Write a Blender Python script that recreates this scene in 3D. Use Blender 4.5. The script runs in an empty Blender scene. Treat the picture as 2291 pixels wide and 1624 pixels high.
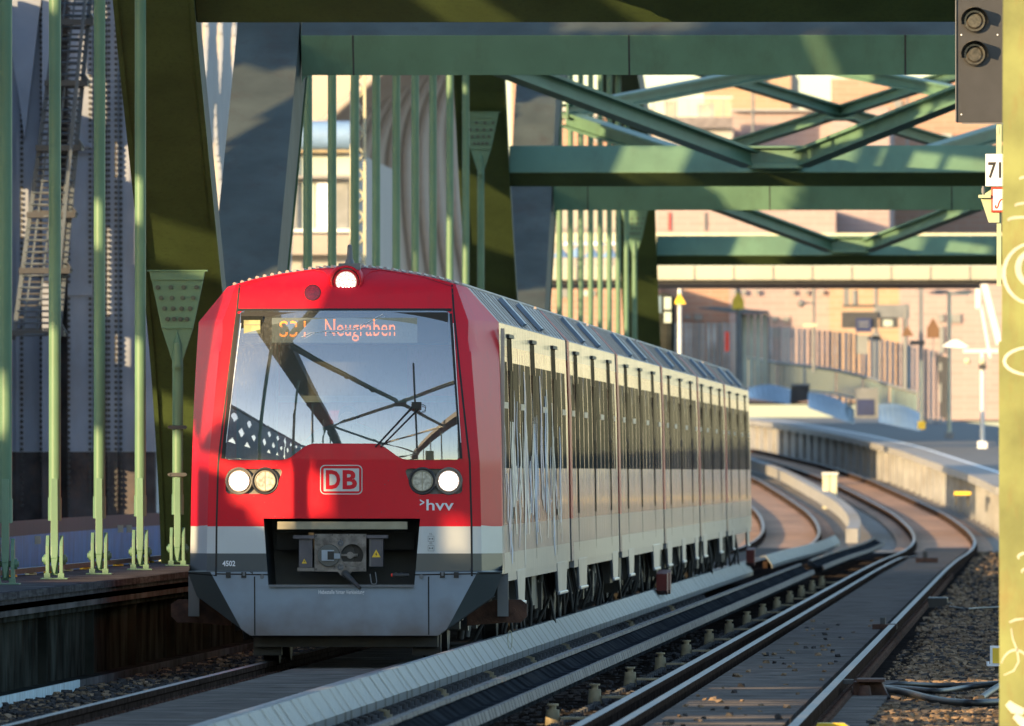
import bpy, bmesh, math, random
from mathutils import Vector, Matrix
from mathutils.geometry import tessellate_polygon
random.seed(7)
R = math.radians
SC = bpy.context.scene
COL = SC.collection

# ------------------------------------------------------------------ camera
CH = 1.767                       # camera height above the rail heads
FPX = 36800.0                    # focal length in pixels of a 2291 px wide frame
VX, VY = 2330.0, 1055.0          # where the straight track vanishes
cam_d = bpy.data.cameras.new('camera')
cam = bpy.data.objects.new('camera', cam_d); COL.objects.link(cam); SC.camera = cam
cam_d.sensor_width = 36.0
cam_d.lens = 36.0 * FPX / 2291.0
cam_d.clip_start = 5.0; cam_d.clip_end = 8000.0
cam.location = (0, 0, CH)
yaw = math.atan((VX - 1145.5) / FPX); pitch = math.atan((VY - 812.0) / FPX)
cam.rotation_euler = (math.pi / 2 + pitch, 0, yaw)
cam_d.dof.use_dof = True
cam_d.dof.focus_distance = 155.0
cam_d.dof.aperture_fstop = 10.5

# ------------------------------------------------------------------ light
SUN_EL, SUN_AZ = 11.0, 40.0      # elevation, angle left of straight behind the camera
TS = math.tan(R(SUN_EL)) / math.sin(R(SUN_AZ))     # rise of a sun ray per metre in X
W = bpy.data.worlds.new('World'); SC.world = W; W.use_nodes = True
wn = W.node_tree; bgn = wn.nodes['Background']
sky = wn.nodes.new('ShaderNodeTexSky'); sky.sky_type = 'NISHITA'
sky.sun_disc = False; sky.sun_elevation = R(SUN_EL)
sky.sun_rotation = R(180 + SUN_AZ); sky.air_density = 1.0; sky.dust_density = .9; sky.ozone_density = 1.6
wn.links.new(sky.outputs['Color'], bgn.inputs['Color'])
bgn.inputs['Strength'].default_value = 0.15
sd = bpy.data.lights.new('sun', 'SUN'); sd.energy = 3.9; sd.angle = R(0.6); sd.color = (1.0, 0.68, 0.34)
sun = bpy.data.objects.new('sun', sd); COL.objects.link(sun)
to_sun = Vector((-math.sin(R(SUN_AZ)) * math.cos(R(SUN_EL)), -math.cos(R(SUN_AZ)) * math.cos(R(SUN_EL)), math.sin(R(SUN_EL))))
sun.rotation_euler = to_sun.to_track_quat('Z', 'Y').to_euler()
SC.view_settings.view_transform = 'Standard'; SC.view_settings.look = 'None'
SC.view_settings.exposure = 1.55; SC.view_settings.gamma = 1.0
SC.render.engine = 'CYCLES'
SC.cycles.max_bounces = 8; SC.cycles.transparent_max_bounces = 16
SC.cycles.use_denoising = True

# ------------------------------------------------------------------ helpers
def at(px, py, D):               # a point of the photograph (2291 px wide) at distance D
    return Vector(((px - VX) * D / FPX, D, CH + (VY - py) * D / FPX))
def zat(py, D): return CH + (VY - py) * D / FPX
def xat(px, D): return (px - VX) * D / FPX

def lerp_tab(tab, t):
    if t <= tab[0][0]: return tab[0][1]
    for (a, va), (b, vb) in zip(tab, tab[1:]):
        if t <= b: return va + (vb - va) * (t - a) / (b - a)
    (a, va), (b, vb) = tab[-2:]
    return vb + (vb - va) / (b - a) * (t - b)
SHIFT = [(0, 0), (300, 0), (340, .05), (380, .13), (400, .12), (418, .02), (434, -.16), (450, -.38), (485, -1.1), (510, -1.82), (545, -2.94), (590, -4.54), (635, -6.62), (690, -9.6), (720, -11.4), (800, -17.2), (900, -26)]
RISE = [(0, 0), (330, 0), (355, -.03), (380, -.03), (400, .02), (418, .08), (450, .24), (485, .515), (510, .72), (545, 1.05), (590, 1.527), (635, 2.01), (690, 2.57), (720, 2.86), (900, 4.4)]
def shf(D): return sum(lerp_tab(SHIFT, D + k) for k in (-12, -6, 0, 6, 12)) / 5
def rse(D): return sum(lerp_tab(RISE, D + k) for k in (-12, -6, 0, 6, 12)) / 5

MATS = {}
def principled(name):
    m = bpy.data.materials.new(name); m.use_nodes = True
    return m, m.node_tree, m.node_tree.nodes['Principled BSDF']
def mat(name, col, rough=.5, metal=0., var=.12, scale=3., bump=0., bscale=40., coat=0., coat_r=.05, emit=None, es=0., dirt=None, dscale=(1, 1, .25), damt=.5, spec=.5, aniso=None):
    """procedural paint / metal / stone: base colour broken up by noise, optional dirt streaks and bump"""
    m, nt, b = principled(name); N, L = nt.nodes, nt.links
    tc = N.new('ShaderNodeTexCoord')
    n = N.new('ShaderNodeTexNoise'); n.inputs['Scale'].default_value = scale; n.inputs['Detail'].default_value = 6
    L.new(tc.outputs['Object'], n.inputs['Vector'])
    r = N.new('ShaderNodeValToRGB')
    lo = tuple(c * (1 - var) for c in col) + (1,); hi = tuple(min(1, c * (1 + var)) for c in col) + (1,)
    r.color_ramp.elements[0].color = lo; r.color_ramp.elements[0].position = .35
    r.color_ramp.elements[1].color = hi; r.color_ramp.elements[1].position = .65
    L.new(n.outputs['Fac'], r.inputs['Fac']); out = r.outputs['Color']
    if dirt:
        mp = N.new('ShaderNodeMapping'); mp.inputs['Scale'].default_value = dscale
        L.new(tc.outputs['Object'], mp.inputs['Vector'])
        n2 = N.new('ShaderNodeTexNoise'); n2.inputs['Scale'].default_value = 2.2; n2.inputs['Detail'].default_value = 8; n2.inputs['Roughness'].default_value = .7
        L.new(mp.outputs['Vector'], n2.inputs['Vector'])
        r2 = N.new('ShaderNodeValToRGB'); r2.color_ramp.elements[0].position = .5; r2.color_ramp.elements[1].position = .72
        L.new(n2.outputs['Fac'], r2.inputs['Fac'])
        ml = N.new('ShaderNodeMath'); ml.operation = 'MULTIPLY'; ml.inputs[1].default_value = damt
        L.new(r2.outputs['Color'], ml.inputs[0])
        mx = N.new('ShaderNodeMix'); mx.data_type = 'RGBA'
        L.new(ml.outputs[0], mx.inputs['Factor']); L.new(out, mx.inputs['A']); mx.inputs['B'].default_value = tuple(dirt) + (1,)
        out = mx.outputs['Result']
    L.new(out, b.inputs['Base Color'])
    b.inputs['Roughness'].default_value = rough; b.inputs['Metallic'].default_value = metal
    b.inputs['Specular IOR Level'].default_value = spec
    b.inputs['Coat Weight'].default_value = coat; b.inputs['Coat Roughness'].default_value = coat_r
    if bump:
        n3 = N.new('ShaderNodeTexNoise'); n3.inputs['Scale'].default_value = bscale; n3.inputs['Detail'].default_value = 4
        L.new(tc.outputs['Object'], n3.inputs['Vector'])
        bp = N.new('ShaderNodeBump'); bp.inputs['Strength'].default_value = bump; bp.inputs['Distance'].default_value = .02
        L.new(n3.outputs['Fac'], bp.inputs['Height']); L.new(bp.outputs['Normal'], b.inputs['Normal'])
    if emit:
        b.inputs['Emission Color'].default_value = tuple(emit) + (1,); b.inputs['Emission Strength'].default_value = es
    MATS[name] = m; return m

class MB:
    """collects faces; build() links them as ONE mesh object"""
    def __init__(s): s.v = []; s.f = []; s.m = []; s.s = []
    def add(s, vs, fs, m=0, smooth=False):
        k = len(s.v); s.v += [tuple(v) for v in vs]
        for f in fs: s.f.append(tuple(i + k for i in f)); s.m.append(m); s.s.append(smooth)
        return s
    def hexa(s, p, m=0):         # 4 bottom corners then 4 top corners
        return s.add(p, [(3, 2, 1, 0), (4, 5, 6, 7), (0, 1, 5, 4), (1, 2, 6, 5), (2, 3, 7, 6), (3, 0, 4, 7)], m)
    def box(s, x0, x1, y0, y1, z0, z1, m=0):
        return s.hexa([(x0, y0, z0), (x1, y0, z0), (x1, y1, z0), (x0, y1, z0), (x0, y0, z1), (x1, y0, z1), (x1, y1, z1), (x0, y1, z1)], m)
    def quad(s, a, b, c, d, m=0): return s.add([a, b, c, d], [(0, 1, 2, 3)], m)
    def beam(s, p0, p1, w, h, m=0, up=(0, 0, 1)):   # box bar between two points
        p0, p1 = Vector(p0), Vector(p1); d = (p1 - p0).normalized(); u = Vector(up)
        x = d.cross(u)
        if x.length < 1e-4: x = Vector((1, 0, 0))
        x.normalize(); u = x.cross(d).normalized(); x *= w / 2; u *= h / 2
        return s.hexa([p0 - x - u, p0 + x - u, p1 + x - u, p1 - x - u, p0 - x + u, p0 + x + u, p1 + x + u, p1 - x + u], m)
    def cyl(s, p0, p1, r, n=12, m=0, r1=None, caps=True, smooth=True):
        p0, p1 = Vector(p0), Vector(p1); d = (p1 - p0).normalized()
        a = d.orthogonal().normalized(); b = d.cross(a); r1 = r if r1 is None else r1
        c = [(a * math.cos(2 * math.pi * i / n) + b * math.sin(2 * math.pi * i / n)) for i in range(n)]
        s.add([p0 + q * r for q in c] + [p1 + q * r1 for q in c], [(i, (i + 1) % n, n + (i + 1) % n, n + i) for i in range(n)], m, smooth)
        if caps:
            s.add([p0 + q * r for q in c], [tuple(range(n - 1, -1, -1))], m); s.add([p1 + q * r1 for q in c], [tuple(range(n))], m)
        return s
    def tube(s, pts, r, n=8, m=0, closed=False):
        pts = [Vector(p) for p in pts]; k = len(pts); rings = []; a = None
        for i in range(k):
            if closed: d = pts[(i + 1) % k] - pts[i - 1]
            else: d = pts[min(i + 1, k - 1)] - pts[max(i - 1, 0)]
            d.normalize()
            a = d.orthogonal().normalized() if a is None else (a - d * a.dot(d)).normalized()
            b = d.cross(a)
            rings.append([pts[i] + (a * math.cos(2 * math.pi * j / n) + b * math.sin(2 * math.pi * j / n)) * r for j in range(n)])
        vs = [v for rg in rings for v in rg]; fs = []
        for i in range(k if closed else k - 1):
            i2 = (i + 1) % k
            for j in range(n): fs.append((i * n + j, i * n + (j + 1) % n, i2 * n + (j + 1) % n, i2 * n + j))
        s.add(vs, fs, m, True)
        if not closed:
            s.add(rings[0], [tuple(range(n - 1, -1, -1))], m); s.add(rings[-1], [tuple(range(n))], m)
        return s
    def prism(s, poly, axis, a0, a1, m=0):   # extrude a 2D polygon along an axis ('x': poly is (y,z); 'y': (x,z); 'z': (x,y))
        def P(u, v, a): return {'x': (a, u, v), 'y': (u, a, v), 'z': (u, v, a)}[axis]
        n = len(poly)
        vs = [P(u, v, a0) for u, v in poly] + [P(u, v, a1) for u, v in poly]
        tri = tessellate_polygon([[Vector((u, v, 0)) for u, v in poly]])
        fs = [tuple(t) for t in tri] + [tuple(n + i for i in reversed(t)) for t in tri] + [(i, (i + 1) % n, n + (i + 1) % n, n + i) for i in range(n)]
        return s.add(vs, fs, m)
    def loft(s, rings, m=0, closed=True, smooth=False, caps=False):
        n = len(rings[0]); vs = [v for r in rings for v in r]; fs = []
        for i in range(len(rings) - 1):
            for j in range(n if closed else n - 1):
                fs.append((i * n + j, i * n + (j + 1) % n, (i + 1) * n + (j + 1) % n, (i + 1) * n + j))
        if caps: fs += [tuple(range(n - 1, -1, -1)), tuple((len(rings) - 1) * n + j for j in range(n))]
        return s.add(vs, fs, m, smooth)
    def sphere(s, c, r, m=0, n=10, sz=1.):
        c = Vector(c); rings = []
        for i in range(1, n):
            t = math.pi * i / n
            rings.append([c + Vector((math.sin(t) * math.cos(2 * math.pi * j / n), math.sin(t) * math.sin(2 * math.pi * j / n), math.cos(t) * sz)) * r for j in range(n)])
        s.loft(rings, m, True, True, True); return s
    def build(s, name, mats, parent=None, bevel=0., loc=None, fix=True, auto=False):
        me = bpy.data.meshes.new(name); me.from_pydata(s.v, [], s.f)
        if not isinstance(mats, (list, tuple)): mats = [mats]
        for q in mats: me.materials.append(q if not isinstance(q, str) else MATS[q])
        me.polygons.foreach_set('material_index', s.m); me.polygons.foreach_set('use_smooth', s.s)
        if fix:
            bm = bmesh.new(); bm.from_mesh(me); bmesh.ops.recalc_face_normals(bm, faces=bm.faces); bm.to_mesh(me); bm.free()
        me.update()
        o = bpy.data.objects.new(name, me); COL.objects.link(o)
        if loc: o.location = loc
        if parent: o.parent = parent
        if bevel:
            md = o.modifiers.new('bevel', 'BEVEL'); md.width = bevel; md.segments = 2; md.limit_method = 'ANGLE'; md.angle_limit = R(40)
        return o
def tag(o, label=None, cat=None, group=None, kind=None):
    if label: o['label'] = label
    if cat: o['category'] = cat
    if group: o['group'] = group
    if kind: o['kind'] = kind
    return o
def empty(name, loc, label, cat, group=None):
    o = bpy.data.objects.new(name, None); COL.objects.link(o); o.location = loc; o.empty_display_size = .3
    return tag(o, label, cat, group)
def sub(child, parent):          # parent without moving (builders below use world coordinates for big things)
    child.parent = parent
    child.matrix_parent_inverse = Matrix.Translation(parent.location).inverted()
    return child
def copy_tree(o, parent=None):
    kids = list(o.children)
    c = o.copy(); COL.objects.link(c)
    if parent: c.parent = parent
    for ch in kids: copy_tree(ch, c)
    return c
_fonts = {}
def text_polys(txt, size=1., bold=0.):
    cu = bpy.data.curves.new('t', 'FONT'); cu.body = txt; cu.size = size; cu.offset = bold; cu.resolution_u = 3
    cu.fill_mode = 'BOTH'; cu.extrude = 0
    o = bpy.data.objects.new('t', cu); COL.objects.link(o)
    dg = bpy.context.evaluated_depsgraph_get(); dg.update()
    me = bpy.data.meshes.new_from_object(o.evaluated_get(dg))
    vs = [tuple(v.co) for v in me.vertices]; fs = [tuple(p.vertices) for p in me.polygons]
    bpy.data.objects.remove(o); bpy.data.curves.remove(cu); bpy.data.meshes.remove(me)
    return vs, fs
def text_fit(txt, x0, x1, z0, z1, bold=0.):  # letters filling a rectangle, as (x, z) points
    vs, fs = text_polys(txt, 1., bold)
    ax, bx = min(v[0] for v in vs), max(v[0] for v in vs); az, bz = min(v[1] for v in vs), max(v[1] for v in vs)
    return [(x0 + (v[0] - ax) / (bx - ax) * (x1 - x0), z0 + (v[1] - az) / (bz - az) * (z1 - z0)) for v in vs], fs

# ------------------------------------------------------------------ materials
G = dict(var=.10, rough=.48, bump=.06, bscale=9)
mat('green_paint', (0.106, 0.209, 0.139), dirt=(.06, .08, .05), damt=.4, scale=1.5, **G)
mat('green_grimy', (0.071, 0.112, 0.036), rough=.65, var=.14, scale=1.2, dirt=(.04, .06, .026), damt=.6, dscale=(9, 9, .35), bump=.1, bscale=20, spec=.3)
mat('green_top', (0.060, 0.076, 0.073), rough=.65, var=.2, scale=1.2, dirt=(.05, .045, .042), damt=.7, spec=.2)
mat('green_rod', (0.106, 0.201, 0.125), rough=.45, var=.08, dirt=(.12, .15, .05), damt=.3, scale=2, spec=.3)
mat('green_pillar', (.215, .245, .085), rough=.65, var=.25, scale=2.2, dirt=(.22, .13, .045), damt=.6, dscale=(3, 3, .8), bump=.15)
mat('graffiti_white', (.58, .58, .50), rough=.6, var=.2)
mat('bolt', (0.060, 0.078, 0.054), rough=.5, var=.3)
mat('dark_steel', (.035, .038, .04), rough=.55, var=.35, dirt=(.06, .035, .02), damt=.6)
mat('rust_steel', (.07, .032, .02), rough=.8, var=.4, scale=8, bump=.3)
mat('rail_side', (.045, .031, .025), rough=.85, var=.4, scale=5, bump=.2, spec=0.)
mat('rail_head', (.17, .165, .165), rough=.5, var=.25, scale=6, metal=.7, spec=.3)
mat('ballast', (.035, .034, .035), rough=.95, var=.5, scale=6, bump=.8, bscale=14, spec=0.)
mat('stone', (0.205, 0.149, 0.101), rough=.95, var=.5, scale=9, bump=.5, bscale=30, spec=0.)
mat('stone_dark', (.06, .057, .057), rough=.95, var=.4, scale=9, bump=.5, bscale=30, spec=0.)
mat('board', (.165, .148, .132), rough=.9, var=.25, scale=1.8, dirt=(.07, .058, .05), damt=.6, bump=.25, bscale=30, dscale=(1, .3, 1), spec=0.)
mat('sleeper', (.024, .021, .020), rough=.9, var=.4, scale=6, bump=.3, spec=0.)
mat('cover_grey', (0.172, 0.188, 0.191), rough=.55, var=.07, scale=.8, dirt=(.14, .15, .14), damt=.4, bump=.05, spec=.3)
mat('cover_light', (.15, .145, .145), rough=.7, var=.2, scale=3, dirt=(.09, .075, .065), damt=.5, spec=.1)
mat('cover_dark', (.020, .023, .027), rough=.8, var=.5, scale=1.5, dirt=(.06, .06, .06), damt=.4, dscale=(.4, .15, 2), spec=0.)
mat('black', (.012, .013, .014), rough=.5, var=.2)
mat('black_gloss', (.01, .011, .012), rough=.12, var=.1)
mat('insulator', (0.264, 0.222, 0.138), rough=.5, var=.2, scale=12, spec=.2)
mat('insulator_grey', (.075, .078, .082), rough=.5, var=.25, scale=9, spec=.2)
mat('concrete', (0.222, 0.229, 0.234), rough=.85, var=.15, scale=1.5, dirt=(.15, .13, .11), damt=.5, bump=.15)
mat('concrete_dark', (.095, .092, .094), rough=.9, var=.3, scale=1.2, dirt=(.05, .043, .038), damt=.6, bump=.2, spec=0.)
mat('fascia', (.060, .058, .062), rough=.85, var=.3, scale=3, dirt=(.22, .23, .24), damt=.4, dscale=(8, .4, 8), spec=0.)
mat('girder_dark', (.026, .029, .026), rough=.75, var=.6, scale=1.5, dirt=(.045, .028, .02), damt=.6, dscale=(3, 3, .35), spec=.0)
mat('bluewhite', (.42, .55, .60), rough=.7, var=.12, scale=5, dirt=(.03, .03, .03), damt=.75, dscale=(5, 5, .6))
mat('grey_riveted', (0.242, 0.279, 0.353), rough=.6, var=.12, scale=1.0, dirt=(.17, .14, .12), damt=.35, bump=.08, spec=.3)
mat('brown_sooty', (.062, .058, .062), rough=.8, var=.5, scale=1.6, dirt=(.16, .09, .06), damt=.45, dscale=(2, 2, 1.2), spec=.2)
mat('blue_sheet', (0.058, 0.302, 0.658), rough=.4, var=.2, scale=2, spec=.3)
mat('yellow', (.75, .50, .03), rough=.5)
mat('sign_white', (0.707, 0.755, 0.813), rough=.45, var=.03)
mat('sign_red', (.65, .04, .02), rough=.45)
mat('sign_dark', (.035, .037, .042), rough=.42, var=.12, scale=6)
mat('sign_blue', (.012, .022, .08), rough=.4)
mat('ink', (.02, .02, .022), rough=.5)
mat('mast_cream', (0.460, 0.466, 0.343), rough=.5, var=.08)
mat('mast_grey', (.13, .145, .16), rough=.5, var=.1)
mat('mast_white', (0.557, 0.587, 0.594), rough=.5, var=.05)
mat('pale_green', (.40, .46, .30), rough=.5, var=.1)
mat('deck_cream', (0.342, 0.347, 0.292), rough=.7, var=.10, scale=.25)
mat('brown_sign', (.11, .055, .022), rough=.5)
mat('glass_rail', (0.096, 0.168, 0.176), rough=.2, var=.35, scale=.6)
mat('glass_blue', (0.136, 0.200, 0.256), rough=.2, var=.35, scale=.4)
mat('water', (.03, .05, .06), rough=.12, var=.2, scale=.3, bump=.3, bscale=1.2)
mat('earth', (.16, .13, .09), rough=.95, var=.35, scale=.5, bump=.4, bscale=4)
mat('sand_ballast', (0.178, 0.161, 0.140), rough=.95, var=.3, scale=1.5, bump=.6, bscale=9)
mat('asphalt', (0.098, 0.102, 0.107), rough=.85, var=.12, scale=1)
mat('plank_grey', (0.217, 0.245, 0.264), rough=.7, var=.4, scale=.9)
mat('tin_tan', (0.361, 0.320, 0.275), rough=.6, var=.05, scale=.5)
mat('tin_tan_rib', (0.278, 0.246, 0.219), rough=.6, var=.06)
mat('roof_blue', (.16, .27, .45), rough=.5, var=.1)
mat('umbrella_white', (0.725, 0.784, 0.857), rough=.7)
mat('leaf', (.09, .12, .04), rough=.8, var=.4)
# train
mat('train_red', (.62, .005, .020), rough=.42, var=.05, coat=.10, coat_r=.08, scale=.9, bump=.006, bscale=3, spec=.28, dirt=(.42, .02, .03), dscale=(5, 5, 3), damt=.35)
mat('train_white', (0.504, 0.550, 0.571), rough=.35, var=.03, coat=.7, coat_r=.08)
mat('train_grey', (0.060, 0.075, 0.083), rough=.38, var=.05, coat=.6, coat_r=.1)
mat('train_skirt', (.25, .32, .40), rough=.38, var=.08, scale=2.0, coat=.4, coat_r=.15)
def lower_dirt(name, z0, z1, col, amt):
    m = MATS[name]; nt = m.node_tree; N, L = nt.nodes, nt.links; b = N['Principled BSDF']; src = b.inputs['Base Color'].links[0].from_socket
    tc = N.new('ShaderNodeTexCoord'); sp = N.new('ShaderNodeSeparateXYZ'); L.new(tc.outputs['Object'], sp.inputs[0])
    mr = N.new('ShaderNodeMapRange'); mr.inputs['From Min'].default_value = z1; mr.inputs['From Max'].default_value = z0; L.new(sp.outputs['Z'], mr.inputs['Value'])
    nz_ = N.new('ShaderNodeTexNoise'); nz_.inputs['Scale'].default_value = 3.5; nz_.inputs['Detail'].default_value = 7; L.new(tc.outputs['Object'], nz_.inputs['Vector'])
    ad = N.new('ShaderNodeMath'); ad.operation = 'MULTIPLY_ADD'; ad.inputs[1].default_value = 1.4; ad.inputs[2].default_value = -.7; L.new(nz_.outputs['Fac'], ad.inputs[0])
    a2 = N.new('ShaderNodeMath'); a2.operation = 'ADD'; a2.use_clamp = True; L.new(mr.outputs[0], a2.inputs[0]); L.new(ad.outputs[0], a2.inputs[1])
    a3 = N.new('ShaderNodeMath'); a3.operation = 'MULTIPLY'; a3.inputs[1].default_value = amt; L.new(a2.outputs[0], a3.inputs[0])
    mx = N.new('ShaderNodeMix'); mx.data_type = 'RGBA'; L.new(a3.outputs[0], mx.inputs['Factor']); L.new(src, mx.inputs['A']); mx.inputs['B'].default_value = tuple(col) + (1,); L.new(mx.outputs['Result'], b.inputs['Base Color'])
    rr = N.new('ShaderNodeMapRange'); rr.inputs['To Min'].default_value = b.inputs['Roughness'].default_value; rr.inputs['To Max'].default_value = .8; L.new(a3.outputs[0], rr.inputs['Value']); L.new(rr.outputs[0], b.inputs['Roughness'])
lower_dirt('train_skirt', .22, .62, (.135, .105, .09), .8)
mat('bay_dark', (.028, .042, .056), rough=.5, var=.2)
mat('seam', (.006, .006, .007), rough=.6)
mat('coupler_grey', (.17, .16, .15), rough=.5, var=.4, scale=9, metal=.5, dirt=(.04, .035, .03), damt=.8, dscale=(6, 6, 6))
mat('box_grey', (.075, .072, .085), rough=.5, var=.2, scale=5, dirt=(.14, .13, .12), damt=.3)
mat('beige_bar', (.30, .28, .20), rough=.5, var=.15, scale=6, dirt=(.1, .09, .07), damt=.5)
mat('lamp_on', (.9, .85, .75), rough=.3, emit=(1., .90, .78), es=2.2)
mat('lamp_dot', (.9, .85, .75), rough=.3, emit=(1., .93, .85), es=2.6)
mat('lamp_base', (.55, .42, .34), rough=.3, emit=(1., .75, .6), es=.2)
mat('lamp_lens', (.50, .50, .43), rough=.12, var=.35, scale=30, coat=1.)
mat('pocket_grey', (.17, .165, .145), rough=.45, var=.2, scale=6, dirt=(.07, .065, .05), damt=.5)
mat('lens_red', (.10, .004, .008), rough=.3, var=.5, scale=80, coat=1.)
mat('led_orange', (.6, .2, .02), rough=.5, emit=(1., .22, .03), es=1.0)
mat('display', (.085, .10, .085), rough=.6, var=.15, scale=60, emit=(.30, .36, .33), es=.10)
mat('cab_dark', (.022, .024, .025), rough=.7, var=.2)
mat('cab_wall', (.10, .105, .11), rough=.7, var=.1)
mat('blind', (.12, .105, .075), rough=.8, var=.1, scale=2)
mat('cab_rail', (.22, .24, .22), rough=.5)
mat('desk', (.07, .09, .12), rough=.6, var=.1)
mat('screen_yellow', (.34, .34, .17), rough=.4, var=.3, scale=9)
mat('roof_alu', (0.340, 0.310, 0.304), rough=.5, var=.12, scale=3, metal=.15, dirt=(.2, .17, .15), damt=.4, dscale=(1, 4, 1))
mat('side_metal', (.30, .29, .28), rough=.35, var=.05, metal=.4, bump=.01, bscale=2)
mat('shoe_red', (.14, .015, .012), rough=.6, var=.2)
mat('vent_blue', (.13, .20, .30), rough=.35)
mat('step_alu', (0.285, 0.307, 0.345), rough=.35, var=.1, metal=.4)
mat('cloth_dark', (.02, .022, .03), rough=.9)
mat('skin', (.40, .22, .15), rough=.6)
mat('lamp_glass', (.05, .047, .04), rough=.25, var=.4, scale=25, coat=.6)

def glass(name, tint=(.80, .86, .84), boost=.32):
    m, nt, b = principled(name); N, L = nt.nodes, nt.links
    N.remove(b); o = N['Material Output']
    tr = N.new('ShaderNodeBsdfTransparent'); tr.inputs[0].default_value = tint + (1,)
    gl = N.new('ShaderNodeBsdfGlossy'); gl.inputs['Roughness'].default_value = .015
    tc = N.new('ShaderNodeTexCoord'); nz = N.new('ShaderNodeTexNoise'); nz.inputs['Scale'].default_value = .9; nz.inputs['Detail'].default_value = 1
    L.new(tc.outputs['Object'], nz.inputs['Vector']); bp = N.new('ShaderNodeBump'); bp.inputs['Strength'].default_value = .25; bp.inputs['Distance'].default_value = .012
    L.new(nz.outputs['Fac'], bp.inputs['Height']); L.new(bp.outputs['Normal'], gl.inputs['Normal'])
    lw = N.new('ShaderNodeFresnel'); lw.inputs['IOR'].default_value = 1.52
    ad = N.new('ShaderNodeMath'); ad.operation = 'ADD'; ad.inputs[1].default_value = boost; ad.use_clamp = True
    L.new(lw.outputs[0], ad.inputs[0]); mx = N.new('ShaderNodeMixShader')
    L.new(ad.outputs[0], mx.inputs[0]); L.new(tr.outputs[0], mx.inputs[1]); L.new(gl.outputs[0], mx.inputs[2])
    df = N.new('ShaderNodeBsdfDiffuse'); df.inputs[0].default_value = (.5, .52, .5, 1)   # drip streaks, over a grey film added for a pale milky reflection
    mp = N.new('ShaderNodeMapping'); mp.inputs['Scale'].default_value = (26, 26, .9); L.new(tc.outputs['Object'], mp.inputs['Vector'])
    n2 = N.new('ShaderNodeTexNoise'); n2.inputs['Scale'].default_value = 2.5; n2.inputs['Detail'].default_value = 6; L.new(mp.outputs['Vector'], n2.inputs['Vector'])
    r2 = N.new('ShaderNodeValToRGB'); r2.color_ramp.elements[0].position = .50; r2.color_ramp.elements[0].color = (.07, .07, .07, 1)
    r2.color_ramp.elements[1].position = .80; r2.color_ramp.elements[1].color = (.22, .22, .22, 1)
    L.new(n2.outputs['Fac'], r2.inputs['Fac']); m2 = N.new('ShaderNodeMixShader')
    L.new(r2.outputs['Color'], m2.inputs[0]); L.new(mx.outputs[0], m2.inputs[1]); L.new(df.outputs[0], m2.inputs[2]); L.new(m2.outputs[0], o.inputs[0])
    MATS[name] = m; return m
glass('windscreen_glass')
def dark_glass(name, col, k):
    m, nt, b = principled(name); N, L = nt.nodes, nt.links; N.remove(b)
    df = N.new('ShaderNodeBsdfDiffuse'); df.inputs[0].default_value = tuple(col) + (1,)
    gl = N.new('ShaderNodeBsdfGlossy'); gl.inputs['Roughness'].default_value = .05; mx = N.new('ShaderNodeMixShader'); mx.inputs[0].default_value = k
    tc = N.new('ShaderNodeTexCoord'); nz_ = N.new('ShaderNodeTexNoise'); nz_.inputs['Scale'].default_value = .7; L.new(tc.outputs['Object'], nz_.inputs['Vector'])
    bp = N.new('ShaderNodeBump'); bp.inputs['Strength'].default_value = .3; bp.inputs['Distance'].default_value = .02; L.new(nz_.outputs['Fac'], bp.inputs['Height']); L.new(bp.outputs['Normal'], gl.inputs['Normal'])
    L.new(df.outputs[0], mx.inputs[1]); L.new(gl.outputs[0], mx.inputs[2]); L.new(mx.outputs[0], N['Material Output'].inputs[0]); MATS[name] = m
dark_glass('side_win', (.010, .011, .014), .22); dark_glass('door_dark', (.012, .014, .017), .10)

def facade(name, col, mortar, sx=1.3, sz=.3):
    m, nt, b = principled(name); N, L = nt.nodes, nt.links
    tc = N.new('ShaderNodeTexCoord'); mp = N.new('ShaderNodeMapping'); mp.inputs['Rotation'].default_value = (R(90), 0, 0)
    L.new(tc.outputs['Object'], mp.inputs['Vector']); br = N.new('ShaderNodeTexBrick'); L.new(mp.outputs['Vector'], br.inputs['Vector'])
    br.inputs['Color1'].default_value = tuple(col) + (1,); br.inputs['Color2'].default_value = tuple(c * .88 for c in col) + (1,); br.inputs['Mortar'].default_value = tuple(mortar) + (1,)
    br.inputs['Scale'].default_value = 1.; br.inputs['Brick Width'].default_value = sx; br.inputs['Row Height'].default_value = sz; br.inputs['Mortar Size'].default_value = .03
    L.new(br.outputs['Color'], b.inputs['Base Color']); b.inputs['Roughness'].default_value = .85; MATS[name] = m
facade('brick_orange', (0.351, 0.215, 0.159), (0.333, 0.262, 0.215))
facade('brick_pink', (0.314, 0.245, 0.243), (0.320, 0.277, 0.270))
facade('brick_ochre', (0.351, 0.248, 0.173), (0.339, 0.277, 0.222))
mat('wall_cream', (0.308, 0.311, 0.309), rough=.8, var=.05, scale=.3)
mat('roof_slate', (.15, .14, .15), rough=.7, var=.2)
mat('win_glass', (.20, .21, .21), rough=.3)
mat('win_bright', (0.381, 0.451, 0.418), rough=.2, var=.2, scale=.4)

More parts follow.
